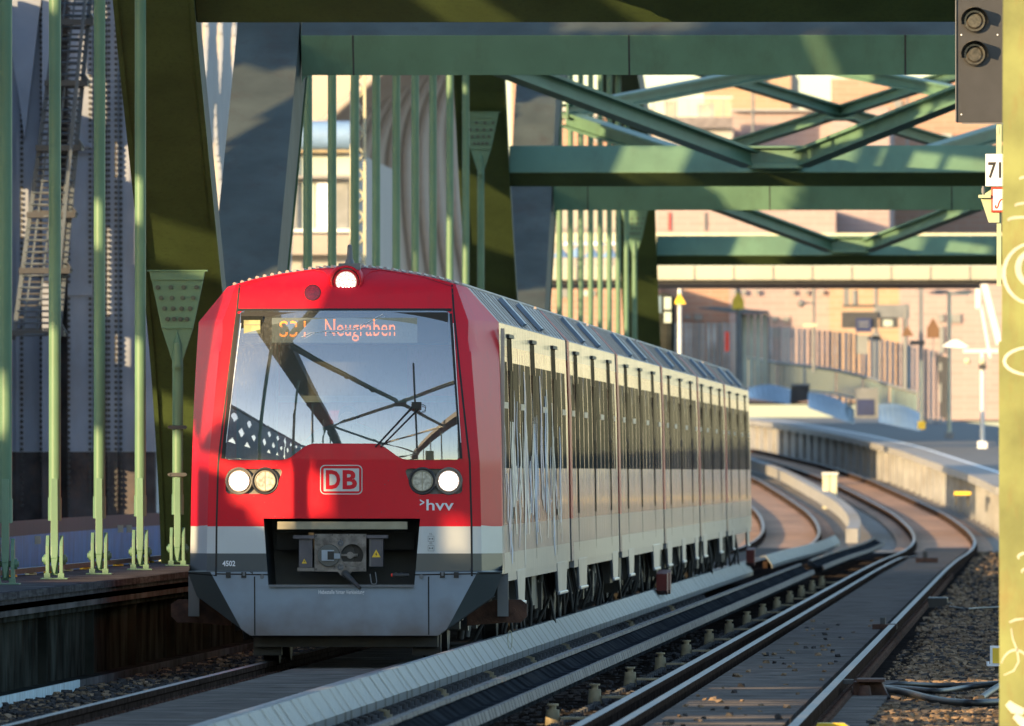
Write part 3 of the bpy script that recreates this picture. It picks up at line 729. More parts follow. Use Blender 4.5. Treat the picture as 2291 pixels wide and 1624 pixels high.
# ------------------------------------------------------------------ green pillar on the right with graffiti
PX = -.272; PD = 105.0
t = empty('green_pillar', (0, PD, 0), 'sunlit yellow-green steel pillar with white graffiti at the right edge', 'pillar')
m = MB(); m.hexa([(PX + .005, PD, -.9), (.55, PD, -.9), (.55, PD + .9, -.9), (PX + .005, PD + .9, -.9), (PX - .0, PD, 2.6), (.55, PD, 2.6), (.55, PD + .9, 2.6), (PX, PD + .9, 2.6)])
m.hexa([(PX + .018, PD, 2.6), (.55, PD, 2.6), (.55, PD + .9, 2.6), (PX + .018, PD + .9, 2.6), (PX + .04, PD, 7.5), (.55, PD, 7.5), (.55, PD + .9, 7.5), (PX + .04, PD + .9, 7.5)])
sub(m.build('column', 'green_pillar'), t)
m = MB(); m.hexa([(PX - .018, PD + .3, -.25), (PX + .5, PD + .3, -.25), (PX + .5, PD + .5, -.25), (PX - .018, PD + .5, -.25), (PX + .001, PD + .3, .22), (PX + .5, PD + .3, .22), (PX + .5, PD + .5, .22), (PX + .001, PD + .5, .22)])
sub(m.build('base_plate', 'green_pillar'), t)
m = MB()
def stroke(pts, w):
    P = [(xat(px, PD), zat(py, PD)) for px, py in pts]; n = len(P); l, r = [], []
    for i in range(n):
        a, b = P[max(i - 1, 0)], P[min(i + 1, n - 1)]; dx, dz = b[0] - a[0], b[1] - a[1]; q = math.hypot(dx, dz) or 1
        ww = w * .68 * (.35 + .65 * math.sin(math.pi * (i + .5) / n))
        l.append((P[i][0] - dz / q * ww, PD - .003, P[i][1] + dx / q * ww)); r.append((P[i][0] + dz / q * ww, PD - .003, P[i][1] - dx / q * ww))
    m.add(l + r, [(i, i + 1, n + i + 1, n + i) for i in range(n - 1)])
def arc(cx, cy, rx, ry, a0, a1, n=16): return [(cx + rx * math.cos(R(a0 + (a1 - a0) * i / n)), cy + ry * math.sin(R(a0 + (a1 - a0) * i / n))) for i in range(n + 1)]
stroke(arc(2312, 612, 66, 68, 60, 290), .018); stroke(arc(2322, 600, 44, 42, 100, 260), .030)
stroke(arc(2315, 808, 68, 32, 60, 300), .016)
stroke(arc(2290, 492, 34, 6, 160, 300), .014); stroke(arc(2296, 460, 24, 5, 160, 300), .012); stroke(arc(2300, 400, 18, 4, 160, 300), .010)
stroke(arc(2272, 1500, 34, 46, 200, 330), .010); stroke([(2262, 1405), (2266, 1430), (2276, 1455), (2279, 1480), (2268, 1500), (2246, 1510)], .008); stroke([(2258, 1392), (2272, 1386), (2291, 1384)], .011)
stroke([(2254, 1572), (2268, 1585), (2291, 1592)], .045); stroke([(2270, 1600), (2284, 1612), (2300, 1630)], .04); stroke(arc(2300, 1246, 22, 9, 150, 300), .012); stroke(arc(2304, 1278, 18, 7, 150, 300), .010)
sub(m.build('graffiti', 'graffiti_white', fix=False), t)

# ------------------------------------------------------------------ signal and signs beside the pillar
SD = 148.0
def bx(m, x0, y0, x1, y1, d0, d1, mi=0, D=SD): m.box(xat(x0, D), xat(x1, D), D + d0, D + d1, zat(y1, D), zat(y0, D), mi)
t = empty('railway_signal', (xat(2200, SD), SD, 3), 'black signal board with two unlit hooded lenses at the top right', 'signal')
m = MB(); bx(m, 2140, -60, 2262, 274, 0, .06); sub(m.build('board', 'sign_dark', bevel=.004), t)
m = MB(); bx(m, 2137.5, -60, 2139.8, 272, -.02, .06); bx(m, 2152, 274.5, 2250, 277, .0, .05); sub(m.build('edge_strip', 'mast_grey'), t)
for cy in (47, 122):
    c = at(2181, cy, SD)
    m = MB(); m.cyl(c + Vector((0, -.04, 0)), c + Vector((0, .002, 0)), .105, 28); hd = sub(m.build('lens', 'black'), t)
    m = MB(); m.cyl(c + Vector((0, -.062, 0)), c + Vector((0, -.041, 0)), .094, 28, r1=.1); m.cyl(c + Vector((0, -.075, 0)), c + Vector((0, -.055, 0)), .06, 20, r1=.086); l = sub(m.build('lens_glass', 'lamp_glass'), t)
    m = MB(); n = 16; ri, ro = .118, .124
    a0, a1 = R(-12), R(192)
    rings = []
    for i in range(n + 1):
        a = a0 + (a1 - a0) * i / n; dx, dz = math.cos(a), math.sin(a)
        ln = .20 * (.55 + .45 * math.sin(a)) if math.sin(a) > 0 else .11
        rings.append([(c.x + dx * ri, c.y, c.z + dz * ri), (c.x + dx * ro, c.y, c.z + dz * ro), (c.x + dx * ro, c.y - ln, c.z + dz * ro), (c.x + dx * ri, c.y - ln, c.z + dz * ri)])
    m.loft(rings, 0, True, False, True); sub(m.build('hood', 'black'), t)
m = MB()
for px, py in ((2151, 78), (2151, 256), (2232, 78)):
    c = at(px, py, SD); m.cyl(c + Vector((0, -.006, 0)), c, .008, 8)
sub(m.build('screws', 'sign_white'), t)
m = MB(); bx(m, 2229, 283, 2241, 345, .0, .05); bx(m, 2230, 417, 2240, 640, .03, .08); bx(m, 2229.5, 275, 2241, 283, .02, .06); bx(m, 2229, 283, 2236, 300, -.006, 0); sub(m.build('mast', 'pale_green'), t)
t = empty('number_sign', (xat(2225, SD), SD, 4), 'white number sign reading 71 beside the green pillar', 'sign')
m = MB(); bx(m, 2205, 344.5, 2262, 417, -.03, -.012); sub(m.build('plate', 'sign_white', bevel=.003), t)
m = MB(); vs, fs = text_fit('71', xat(2211, SD), xat(2240, SD), zat(399, SD), zat(363, SD), bold=.02); m.add([(x, SD - .033, z) for x, z in vs], fs); sub(m.build('number', 'ink', fix=False), t)
t = empty('red_framed_sign', (xat(2230, SD), SD, 3.4), 'small white sign with red frame below the 71 sign', 'sign')
m = MB(); bx(m, 2218, 419, 2262, 475, -.02, -.008); sub(m.build('frame', 'sign_red', bevel=.002), t)
m = MB(); bx(m, 2221.5, 423.5, 2262, 470.5, -.024, -.0205); sub(m.build('plate', 'sign_white'), t)
m = MB()
pts = [(2228, 459), (2227, 464), (2230, 466), (2233, 462), (2235, 454), (2239, 447), (2243, 446)]
for a, b in zip(pts, pts[1:]):
    pa, pb = at(a[0], a[1], SD - .026), at(b[0], b[1], SD - .026); m.beam(pa, pb, .012, .002, up=(0, 1, 0))
sub(m.build('symbol', 'sign_red'), t)
t = empty('sign_bracket', (xat(2220, SD), SD, 3.3), 'pale green triangular bracket with a bolt left of the red framed sign', 'bracket')
m = MB(); P = lambda *q: [(xat(a, SD), zat(b, SD)) for a, b in q]
m.prism(P((2193, 440), (2218, 424), (2236, 424), (2236, 498), (2212, 498)), 'y', SD + .0, SD + .02); m.box(xat(2189, SD), xat(2217, SD), SD - .05, SD + .03, zat(443, SD), zat(436, SD))
sub(m.build('plate', 'pale_green'), t)
m = MB(); c = at(2200, 424, SD); m.cyl(c + Vector((0, 0, -.05)), c + Vector((0, 0, .03)), .012, 8); m.cyl(c + Vector((0, 0, -.03)), c + Vector((0, 0, .012)), .020, 6); sub(m.build('bolt', 'mast_grey'), t)

# ================================================================== NEIGHBOURING ROAD BRIDGE (left): unseen plate mask cut to place sun patches, portal tower in view
XN = -17.5
KY = 1 / math.tan(R(SUN_AZ))      # metres along the line per metre across, on a sun ray
def inpoly(x, y, P):
    r = False
    for i in range(len(P)):
        (x0, y0), (x1, y1) = P[i - 1], P[i]
        if (y0 > y) != (y1 > y) and x < (x1 - x0) * (y - y0) / (y1 - y0) + x0: r = not r
    return r
def hit_x(y, z, X): dx = X - XN; return y + dx * KY, z - dx * TS          # where the ray through a mask cell meets a plane X = const
def hit_d(y, z, D): dx = (D - y) / KY; return XN + dx, z - dx * TS        # ... a plane across the line
def hit_z(y, z, Z): dx = (z - Z) / TS; return XN + dx, y + dx * KY        # ... the ground
FRONT = [[(380, 560), (692, 560), (690, 700), (640, 780), (560, 860), (500, 950), (380, 980)], [(380, 1000), (470, 1030), (560, 1040), (700, 1038), (765, 1080), (750, 1165), (700, 1180), (600, 1185), (560, 1130), (500, 1060), (380, 1040)],
         [(1000, 1170), (1045, 1160), (1048, 1245), (1020, 1245)], [(1090, 1000), (1125, 1000), (1125, 1290), (1105, 1290)], [(640, 1185), (700, 1185), (690, 1215), (650, 1215)]]
RODS = [(-20, 60, 390, 500), (-20, 60, 850, 1130), (60, 170, -40, 20), (60, 170, 735, 1290), (170, 268, 440, 560), (170, 268, 955, 1290), (268, 326, 385, 505), (268, 326, 770, 1290), (372, 410, 960, 1290)]
LEG = [[(322, 425), (350, 440), (470, 600), (322, 606)], [(322, 700), (370, 800), (372, 1290), (322, 1290)], [(410, 900), (480, 900), (480, 1000), (410, 960)], [(340, -40), (430, -40), (430, 60), (370, 30)]]
def solid(y, z):
    if z > 15.0: return False
    X, zz = hit_d(y, z, 105.0)
    if -.55 < X < .6 and zz > -.3: return False
    X, zz = hit_d(y, z, 148.0)
    if -1.0 < X < .3 and zz > 2.9: return False
    X, zz = hit_d(y, z, 152.15)
    if -8.1 < X < -4.9 and .15 < zz < 3.75:
        px, py = 767 + (X - -6.45) * 242.1, VY - (zz - CH) * 242.1
        return not any(inpoly(px, py, P) for P in FRONT)
    D, zz = hit_x(y, z, -9.39)
    if 146 < D < 186 and .7 < zz < 7.2:
        px, py = VX - 9.39 * FPX / D, VY - (zz - CH) * FPX / D
        if any(a <= px <= b and c0 <= py <= c1 for a, b, c0, c1 in RODS): return False
        return not any(inpoly(px, py, P) for P in LEG)
    for Db, z0, z1, spans in ((174.4, 6.4, 7.0, ((560, 640), (980, 1120), (1380, 1700), (1960, 2145))), (277.6, 6.4, 7.3, ((1380, 1560), (1740, 1920), (1985, 2135), (2150, 2290))),
                              (271, 7.35, 8.7, ((1890, 1990), (2020, 2210))), (384.0, 6.4, 7.4, ((1650, 1800), (1920, 2080), (2095, 2240))), (378.0, 7.5, 8.6, ((2030, 2130),)), (199.4, 6.5, 7.1, ((1790, 1830),))):
        X, zz = hit_d(y, z, Db)
        if -9.1 < X < .2 and z0 < zz < z1:
            px = VX + X * FPX / Db
            return not any(a < px < b for a, b in spans)
    X, zz = hit_d(y, z, 266.2)
    if -17.2 < X < -14.0 and zz > -.5:
        px, py = VX + X * FPX / 266, VY - (zz - CH) * FPX / 266
        return not any(inpoly(px, py, P) for P in ([(200, -60), (240, -60), (240, 40), (225, 60), (205, 20)], [(205, 85), (232, 70), (236, 270), (200, 275)], [(264, 330), (285, 310), (310, 345), (306, 400), (268, 420)], [(300, 440), (345, 430), (345, 660), (318, 600), (298, 540)], [(140, -60), (180, -60), (175, 120), (150, 140)], [(235, 560), (262, 520), (268, 700), (238, 730)], [(120, 640), (135, 640), (135, 760), (120, 760)], [(30, 420), (60, 400), (60, 520), (40, 540)], [(288, 1050), (345, 1040), (345, 1160), (288, 1160)], [(285, 760), (300, 740), (305, 800), (288, 830)]))
    D, zz = hit_x(y, z, -9.39)
    if 187 < D < 395 and .5 < zz < 7.3:  # rods of the farther arches: lengths of sun and shade
        for g0 in (271.0, 375.5):
            if g0 < D < g0 + 12: return not (5.7 - (D - g0 - 5) * .05 < zz < 7.05 - max(0, D - g0 - 5) * .2)
        q = math.sin(D * .83) * 1.7 + 4.2 + math.sin(D * 2.1) * .5
        return not (abs(zz - q) < 1.0 or zz < 1.4 + .5 * math.sin(D * .3))
    X, D = hit_z(y, z, -.1)
    if -8.6 < X < .2 and 100 < D < 392:
        for X0, X1, D0, D1 in ((-2.8, -1.7, 128.0, 131.4), (-2.8, -1.8, 121.5, 123.2), (-2.8, -1.8, 118.2, 120), (-2.6, -2.0, 138, 139.2), (-2.8, -1.7, 225, 229), (-1.35, .1, 146.5, 150.5), (-1.4, .1, 136.5, 138.5), (-1.5, .1, 129.5, 131.5), (-1.5, .1, 125.5, 128.2), (-1.5, -.6, 121.5, 123), (-1.7, -1.2, 118.2, 120), (-5.5, -3.5, 142.0, 144.6), (-5.5, -3.3, 130.3, 133), (-5.5, -3.3, 118, 120.5), (-6.4, -5.3, 133, 136), (-6.4, -5.3, 121, 124), (-4.3, -3.0, 124.8, 126.2), (-2.4, -1.8, 300, 304), (-2.2, -1.2, 352, 356)):
            if X0 < X < X1 and D0 < D < D1: return False
        return True
    if z < 8.3: return True
    a = (y + (z - 8.3) * 1.15) % 6.1; b = (y - (z - 8.3) * 1.15) % 6.1
    return a < 3.4 or b < 3.4 or z > 14.4
t = empty('sun_mask', (XN, 170, 0), 'unseen mask of grey plates left of the railway, cut to shape the sun patches', 'shadow mask')  # unseen plates added as a mask that places sun and shade
dy, dz = .24, .12
m = MB(); y = 60.0
while y < 384:
    z = -1.0; run = None
    while z < 15.1:
        s = solid(y + dy / 2, z + dz / 2)
        if s and run is None: run = z
        if (not s) and run is not None: m.box(XN - .04, XN + .04, y, y + dy, run, z); run = None
        z += dz
    if run is not None: m.box(XN - .04, XN + .04, y, y + dy, run, z)
    y += dy
o = sub(m.build('mask_plates', 'grey_riveted', fix=False), t)
m = MB(); m.box(XN - .3, XN + .15, 60, 384, -1.3, -1.0); m.box(XN - .3, XN + .15, 60, 384, 15.2, 15.5); sub(m.build('mask_edge', 'grey_riveted'), t)
m = MB(); m.box(-27, XN + .3, 60, 384, -1.6, -1.3); tag(m.build('road_deck', 'asphalt'), 'asphalt deck of the old road bridge', kind='structure')

# portal tower facing the camera, px 20 .. 330
TD = 266.0
t = empty('bridge_portal_tower', (xat(150, TD), TD, 0), 'grey riveted steel portal tower of the old road bridge behind the green rods', 'portal tower')
def tb(m, x0, x1, y0, y1, d0, d1, mi=0): m.box(xat(x0, TD), xat(x1, TD), TD + d0, TD + d1, zat(y1, TD), zat(y0, TD), mi)
for a, b, d in ((-60, 30, .35), (30, 92, .30), (92, 128, .0), (150, 205, .0), (205, 238, .14), (238, 262, .0), (262, 310, .12), (310, 345, .0)):
    m = MB(); tb(m, a, b, -12, 1010, d, d + .5); tb(m, a, b, 1010.5, 1260, d + .02, d + .5, 1); sub(m.build('column', ['grey_riveted', 'brown_sooty']), t)
m = MB(); tb(m, 128, 150, -12, 1260, .35, .7); sub(m.build('recess', 'brown_sooty'), t)
m = MB()
for px in (44, 88, 152, 200, 210, 233, 242, 258, 268, 304):
    d = .0 if px in (152, 200, 242, 258) else (.14 if px in (210, 233) else .12)
    if px < 92: d = .30
    py = -20
    while py < 1140:
        c = at(px, py, TD); m.cyl((c.x, TD + d - .035, c.z), (c.x, TD + d, c.z), .030, 6, caps=True); py += 12.5
sub(m.build('rivets', 'dark_steel', fix=False), t)['kind'] = 'stuff'
m = MB()
tb(m, 150, 205, 318, 330, -.05, 0)
for i in range(26): 
    c = at(155 + (i % 13) * 3.7, 325 + (i // 13) * 14, TD); m.cyl((c.x, TD - .08, c.z), (c.x, TD, c.z), .02, 6)
sub(m.build('splice_plate', 'grey_riveted'), t)
for y0, y1 in ((-20, -6), (640, 660)): m = MB(); tb(m, 150, 205, y0, y1, -.05, 0); sub(m.build('splice_plate', 'grey_riveted'), t)
m = MB()
m.prism([(xat(-30, TD), zat(-12, TD)), (xat(90, TD), zat(-12, TD)), (xat(60, TD), zat(240, TD)), (xat(52, TD), zat(310, TD)), (xat(44, TD), zat(250, TD)), (xat(20, TD), zat(100, TD)), (xat(-30, TD), zat(60, TD))], 'y', TD + .10, TD + .28)
sub(m.build('knee_plate', 'grey_riveted'), t)
# caged ladder leaning against the tower
t = empty('caged_ladder', (xat(120, 262), 262, 2), 'long dark caged ladder leaning up the grey portal tower', 'ladder')
LD = 262.0
lx0 = lambda py: 130 - (py / 740.0) * 100      # left edge of cage
lx1 = lambda py: 200 - (py / 740.0) * 70
m = MB()
for f in (lx0, lx1): m.beam(at(f(-40), -40, LD), at(f(760), 760, LD), .07, .07)
m.beam(at(lx1(-40) - 12, -40, LD - .6), at(lx1(600) - 12, 600, LD - .6), .10, .05)
sub(m.build('stringer', mat('ladder_navy', (.055, .075, .10), rough=.5)), t)
for k in range(60):
    py = -30 + k * 13.2; m = MB(); m.beam(at(lx0(py) + 4, py, LD - .02), at(lx1(py) - 4, py, LD - .02), .03, .03)
    if k % 3 == 0: pass
    sub(m.build('rung', 'sign_dark'), t)
for py in (48, 185, 330, 480, 605, 745):
    m = MB(); m.beam(at(lx0(py) - 6, py, LD - .1), at(lx1(py) + 14, py, LD - .1), .5, .09); m.prism([(xat(lx1(py) + 6, LD), zat(py, LD)), (xat(lx1(py) + 20, LD), zat(py, LD)), (xat(lx1(py) + 6, LD), zat(py - 22, LD))], 'y', LD - .1, LD + .1)
    sub(m.build('landing', 'sign_dark'), t)
m = MB()
for k in range(30):
    py = -20 + k * 26.5; a, b = at(lx0(py), py, LD), at(lx1(py), py, LD); c = (a + b) / 2; rr = (b - a).length / 2
    m.tube([c + Vector((math.cos(R(180 + 18 * i)) * rr, math.sin(R(180 + 18 * i)) * rr * 1.1, 0)) for i in range(11)], .014, 5)
for fr in (.2, .5, .8): m.beam(at(lx0(-30) + (lx1(-30) - lx0(-30)) * fr, -30, LD - .25), at(lx0(750) + (lx1(750) - lx0(750)) * fr, 750, LD - .25), .02, .03)
sub(m.build('cage', 'ladder_navy'), t)
# corrugated blue barrier behind the ledge
t = empty('corrugated_barrier', (-12.2, 205, .5), 'blue corrugated sheet barrier behind the low rail at lower left', 'barrier')
m = MB(); pts = []
x_, n = [], 120
for i in range(n + 1):
    f = i / n; D = 190 + 50 * f; px = -10 + 410 * f; X = xat(px, D); off = (.09 if (i // 2) % 2 else 0)
    pts.append((X, D + off * 6, f))
m.loft([[(x, d, -.4), (x, d, 1.0)] for x, d, f in pts], 0, False); sub(m.build('sheet', 'blue_sheet', fix=False), t)
m = MB()
for (x0, d0, f0), (x1, d1, f1) in zip(pts[::4], pts[4::4]): m.hexa([(x0, d0 - .35, .93), (x1, d1 - .35, .93), (x1, d1 - .2, .93), (x0, d0 - .2, .93), (x0, d0 - .35, 1.18), (x1, d1 - .35, 1.18), (x1, d1 - .2, 1.18), (x0, d0 - .2, 1.18)])
sub(m.build('top_band', mat('band_navy', (.035, .055, .085), rough=.5)), t)
for px, py in ((80, 1208), (266, 1183), (286, 1183), (390, 1166)):
    m = MB(); c = at(px, py, 190 + 50 * (px + 10) / 410 - .5); m.box(c.x - .05, c.x + .05, c.y - .05, c.y, c.z - .05, c.z + .05); sub(m.build('reflector', 'mast_cream'), t)

# ================================================================== TRAIN
TX, TY = -6.45, 152.0
def nz(px, py): return ((px - 767.0) / 242.1, CH + (VY - py) / 242.1)
SILH = [(0, 3.668), (.27, 3.655), (.6, 3.606), (.85, 3.556), (.99, 3.515), (1.11, 3.482), (1.397, 3.16), (1.425, 2.41), (1.446, 1.25), (1.455, .817)]
def wid(z): return lerp_tab([(.2, .84), (.25, .868), (.61, 1.376), (.817, 1.455), (1.25, 1.446), (2.41, 1.425), (3.16, 1.397), (3.482, 1.11), (3.6, .95)], z)
def seam(z): return lerp_tab([(.8, 1.185), (1.3, 1.18), (1.85, 1.165), (2.6, 1.08), (3.27, 1.005), (3.52, .985)], z)
def kink(z): return lerp_tab([(.26, .925), (.82, 1.227)], z)
def Fy(x, z):
    a = abs(x); y = 0.
    if z > 1.88: y += (z - 1.88) * .04 + (z - 1.88) ** 2 * .13
    if z > 3.42: y += ((z - 3.42) / .25) ** 2 * .22
    if z < .85:
        y += (.85 - z) * .10
        k = kink(max(z, .26)); 
        if a > k: y += (a - k) * 1.1
        return y + a * a * .03
    s = seam(z)
    if a > s: y += (a - s) * .55
    e = s + (wid(z) - s) * .33
    if a > e: y += (a - e) * 1.9
    return y + a * a * .05
def mapped(polys, off, name, mats, parent, pick=None, step=.07, kinks=True, thick=0.):
    """2D outlines (first is outer, rest holes) laid on the nose surface"""
    bm = bmesh.new()
    for loops in polys:
        pts = [Vector((u, 0, v)) for lp in loops for u, v in lp]
        tri = tessellate_polygon([[Vector((u, v, 0)) for u, v in lp] for lp in loops])
        vs = [bm.verts.new(p) for p in pts]
        for t in tri:
            try: bm.faces.new([vs[i] for i in t])
            except ValueError: pass
    def cut(co, no): bmesh.ops.bisect_plane(bm, geom=bm.verts[:] + bm.edges[:] + bm.faces[:], plane_co=co, plane_no=no, dist=1e-5)
    xs = [v.co.x for v in bm.verts]; zs = [v.co.z for v in bm.verts]
    for z in (.85, 1.25, 1.01, 1.88, 3.42): cut((0, 0, z), (0, 0, 1))
    k = math.ceil(min(xs) / step)
    while k * step < max(xs): cut((k * step, 0, 0), (1, 0, 0)); k += 1
    k = math.ceil(min(zs) / step)
    while k * step < max(zs): cut((0, 0, k * step), (0, 0, 1)); k += 1
    if kinks:
        for s in (-1, 1):
            for (z0, z1) in ((.85, 1.3), (1.3, 1.85), (1.85, 2.6), (2.6, 3.27), (3.27, 3.5)):
                for fr in (0, .33):
                    f = lambda z: seam(z) + (wid(z) - seam(z)) * fr
                    x0, x1 = f(z0) * s, f(z1) * s; d = Vector((x1 - x0, 0, z1 - z0)); n = Vector((d.z, 0, -d.x)).normalized()
                    fs = [f for f in bm.faces if z0 - .3 <= f.calc_center_median().z <= z1 + .3 and f.calc_center_median().x * s > .6]
                    ge = list({e for f in fs for e in f.edges}) + list({v for f in fs for v in f.verts}) + fs
                    if fs: bmesh.ops.bisect_plane(bm, geom=ge, plane_co=(x0, 0, z0), plane_no=n, dist=1e-5)
            d = Vector(((kink(.82) - kink(.26)) * s, 0, .56)); n = Vector((d.z, 0, -d.x)).normalized()
            fs = [f for f in bm.faces if f.calc_center_median().z <= .86 and f.calc_center_median().x * s > .5]
            ge = list({e for f in fs for e in f.edges}) + list({v for f in fs for v in f.verts}) + fs
            if fs: bmesh.ops.bisect_plane(bm, geom=ge, plane_co=(kink(.26) * s, 0, .26), plane_no=n, dist=1e-5)
    for f in bm.faces:
        c = f.calc_center_median(); f.material_index = pick(c.x, c.z) if pick else 0; f.smooth = True
    for v in bm.verts: v.co.y = Fy(v.co.x, v.co.z) - off
    bmesh.ops.recalc_face_normals(bm, faces=bm.faces)
    if bm.faces:
        bm.faces.ensure_lookup_table()
        if sum(f.normal.y * f.calc_area() for f in bm.faces) > 0: bmesh.ops.reverse_faces(bm, faces=bm.faces)
    me = bpy.data.meshes.new(name); bm.to_mesh(me); bm.free()
    for q in (mats if isinstance(mats, (list, tuple)) else [mats]): me.materials.append(MATS[q])
    try: me.set_sharp_from_angle(angle=R(14))
    except Exception: pass
    o = bpy.data.objects.new(name, me); COL.objects.link(o); o.parent = parent
    return o
def rrect(x0, x1, z0, z1, r, n=5):
    out = []
    for cx, cz, a in ((x1 - r, z1 - r, 0), (x0 + r, z1 - r, 90), (x0 + r, z0 + r, 180), (x1 - r, z0 + r, 270)):
        out += [(cx + r * math.cos(R(a + 90 * i / n)), cz + r * math.sin(R(a + 90 * i / n))) for i in range(n + 1)]
    return out
def circ(cx, cz, r, n=28): return [(cx + r * math.cos(2 * math.pi * i / n), cz + r * math.sin(2 * math.pi * i / n)) for i in range(n)]
def rounded(pts, r=.03, n=4):
    out = []; N = len(pts)
    for i in range(N):
        p0, p1, p2 = [Vector(pts[j % N]) for j in (i - 1, i, i + 1)]
        a, b = (p0 - p1), (p2 - p1); q = min(r, a.length * .45, b.length * .45); A, B = p1 + a.normalized() * q, p1 + b.normalized() * q
        for k in range(n + 1):
            u = k / n; out.append(tuple(A * (1 - u) ** 2 + p1 * 2 * u * (1 - u) + B * u * u))
    return out
def text_on(txt, px0, px1, py0, py1, off, name, m, parent, bold=0., keep=None, step=.3):
    (x0, z1), (x1, z0) = nz(px0, py0), nz(px1, py1)
    vs, fs = text_fit(txt, x0, x1, z0, z1, bold); b = MB()
    b.add([(x, Fy(x, z) - off, z) for x, z in vs], fs); return b.build(name, m, parent, fix=False)

CARS = [(152.0, 174.7), (174.7, 194.9), (194.9, 218.0), (218.0, 240.9), (240.9, 261.4), (261.4, 284.0)]
LABEL = ['leading red cab car of the train with lit headlights', 'second train car, between the first and second red gangway stripes', 'third train car ending at the orange lit coupling gap', 'fourth train car just behind the orange lit coupling gap', 'fifth train car, one before the last', 'last and farthest train car, partly blurred']
SECT = [(x, z) for x, z in SILH[5:]]
def ring(y, sx=1., inner=0.):
    pts = [(-x, z) for x, z in reversed(SILH)] + [(x, z) for x, z in SILH[1:]]
    return [(x * sx, y, z) for x, z in pts]
STEPS = [(156.6, 159.2), (169.6, 173.2), (177.4, 180.9), (191.4, 194.2), (199, 201.8), (211.6, 215.4), (219.6, 222.6), (228.6, 231.2), (237.2, 239.6), (243, 246), (255, 258), (266, 268), (279, 281.6)]

def make_bogie(parent, yc):
    m = MB()
    for s in (-1, 1):
        m.box(s * .98 - .07, s * .98 + .07, yc - 1.6, yc + 1.6, .38, .60); m.box(s * .98 - .05, s * .98 + .05, yc - 1.9, yc - 1.5, .30, .50)
        m.cyl((s * .98, yc - .25, .55), (s * .98, yc - .25, .85), .12, 10); m.cyl((s * .98, yc + .25, .55), (s * .98, yc + .25, .85), .12, 10)
        for q in (-1, 1): m.box(s * 1.0 - .09, s * 1.0 + .09, yc + q * 1.15 - .17, yc + q * 1.15 + .17, .28, .58); m.cyl((s * 1.0, yc + q * .8, .2), (s * 1.08, yc + q * .9, .75), .035, 6)
    m.box(-.9, .9, yc - .25, yc + .25, .42, .62)
    b = m.build('bogie', 'dark_steel', parent)
    for q in (-1, 1):
        for s in (-1, 1):
            w = MB(); w.cyl((s * .70, yc + q * 1.15, .425), (s * .82, yc + q * 1.15, .425), .425, 24); w.cyl((s * .675, yc + q * 1.15, .425), (s * .70, yc + q * 1.15, .425), .455, 24)
            w.build('wheel', 'dark_steel', b)
        w = MB(); w.cyl((-.7, yc + q * 1.15, .425), (.7, yc + q * 1.15, .425), .08, 10); w.build('axle', 'dark_steel', b)
    return b

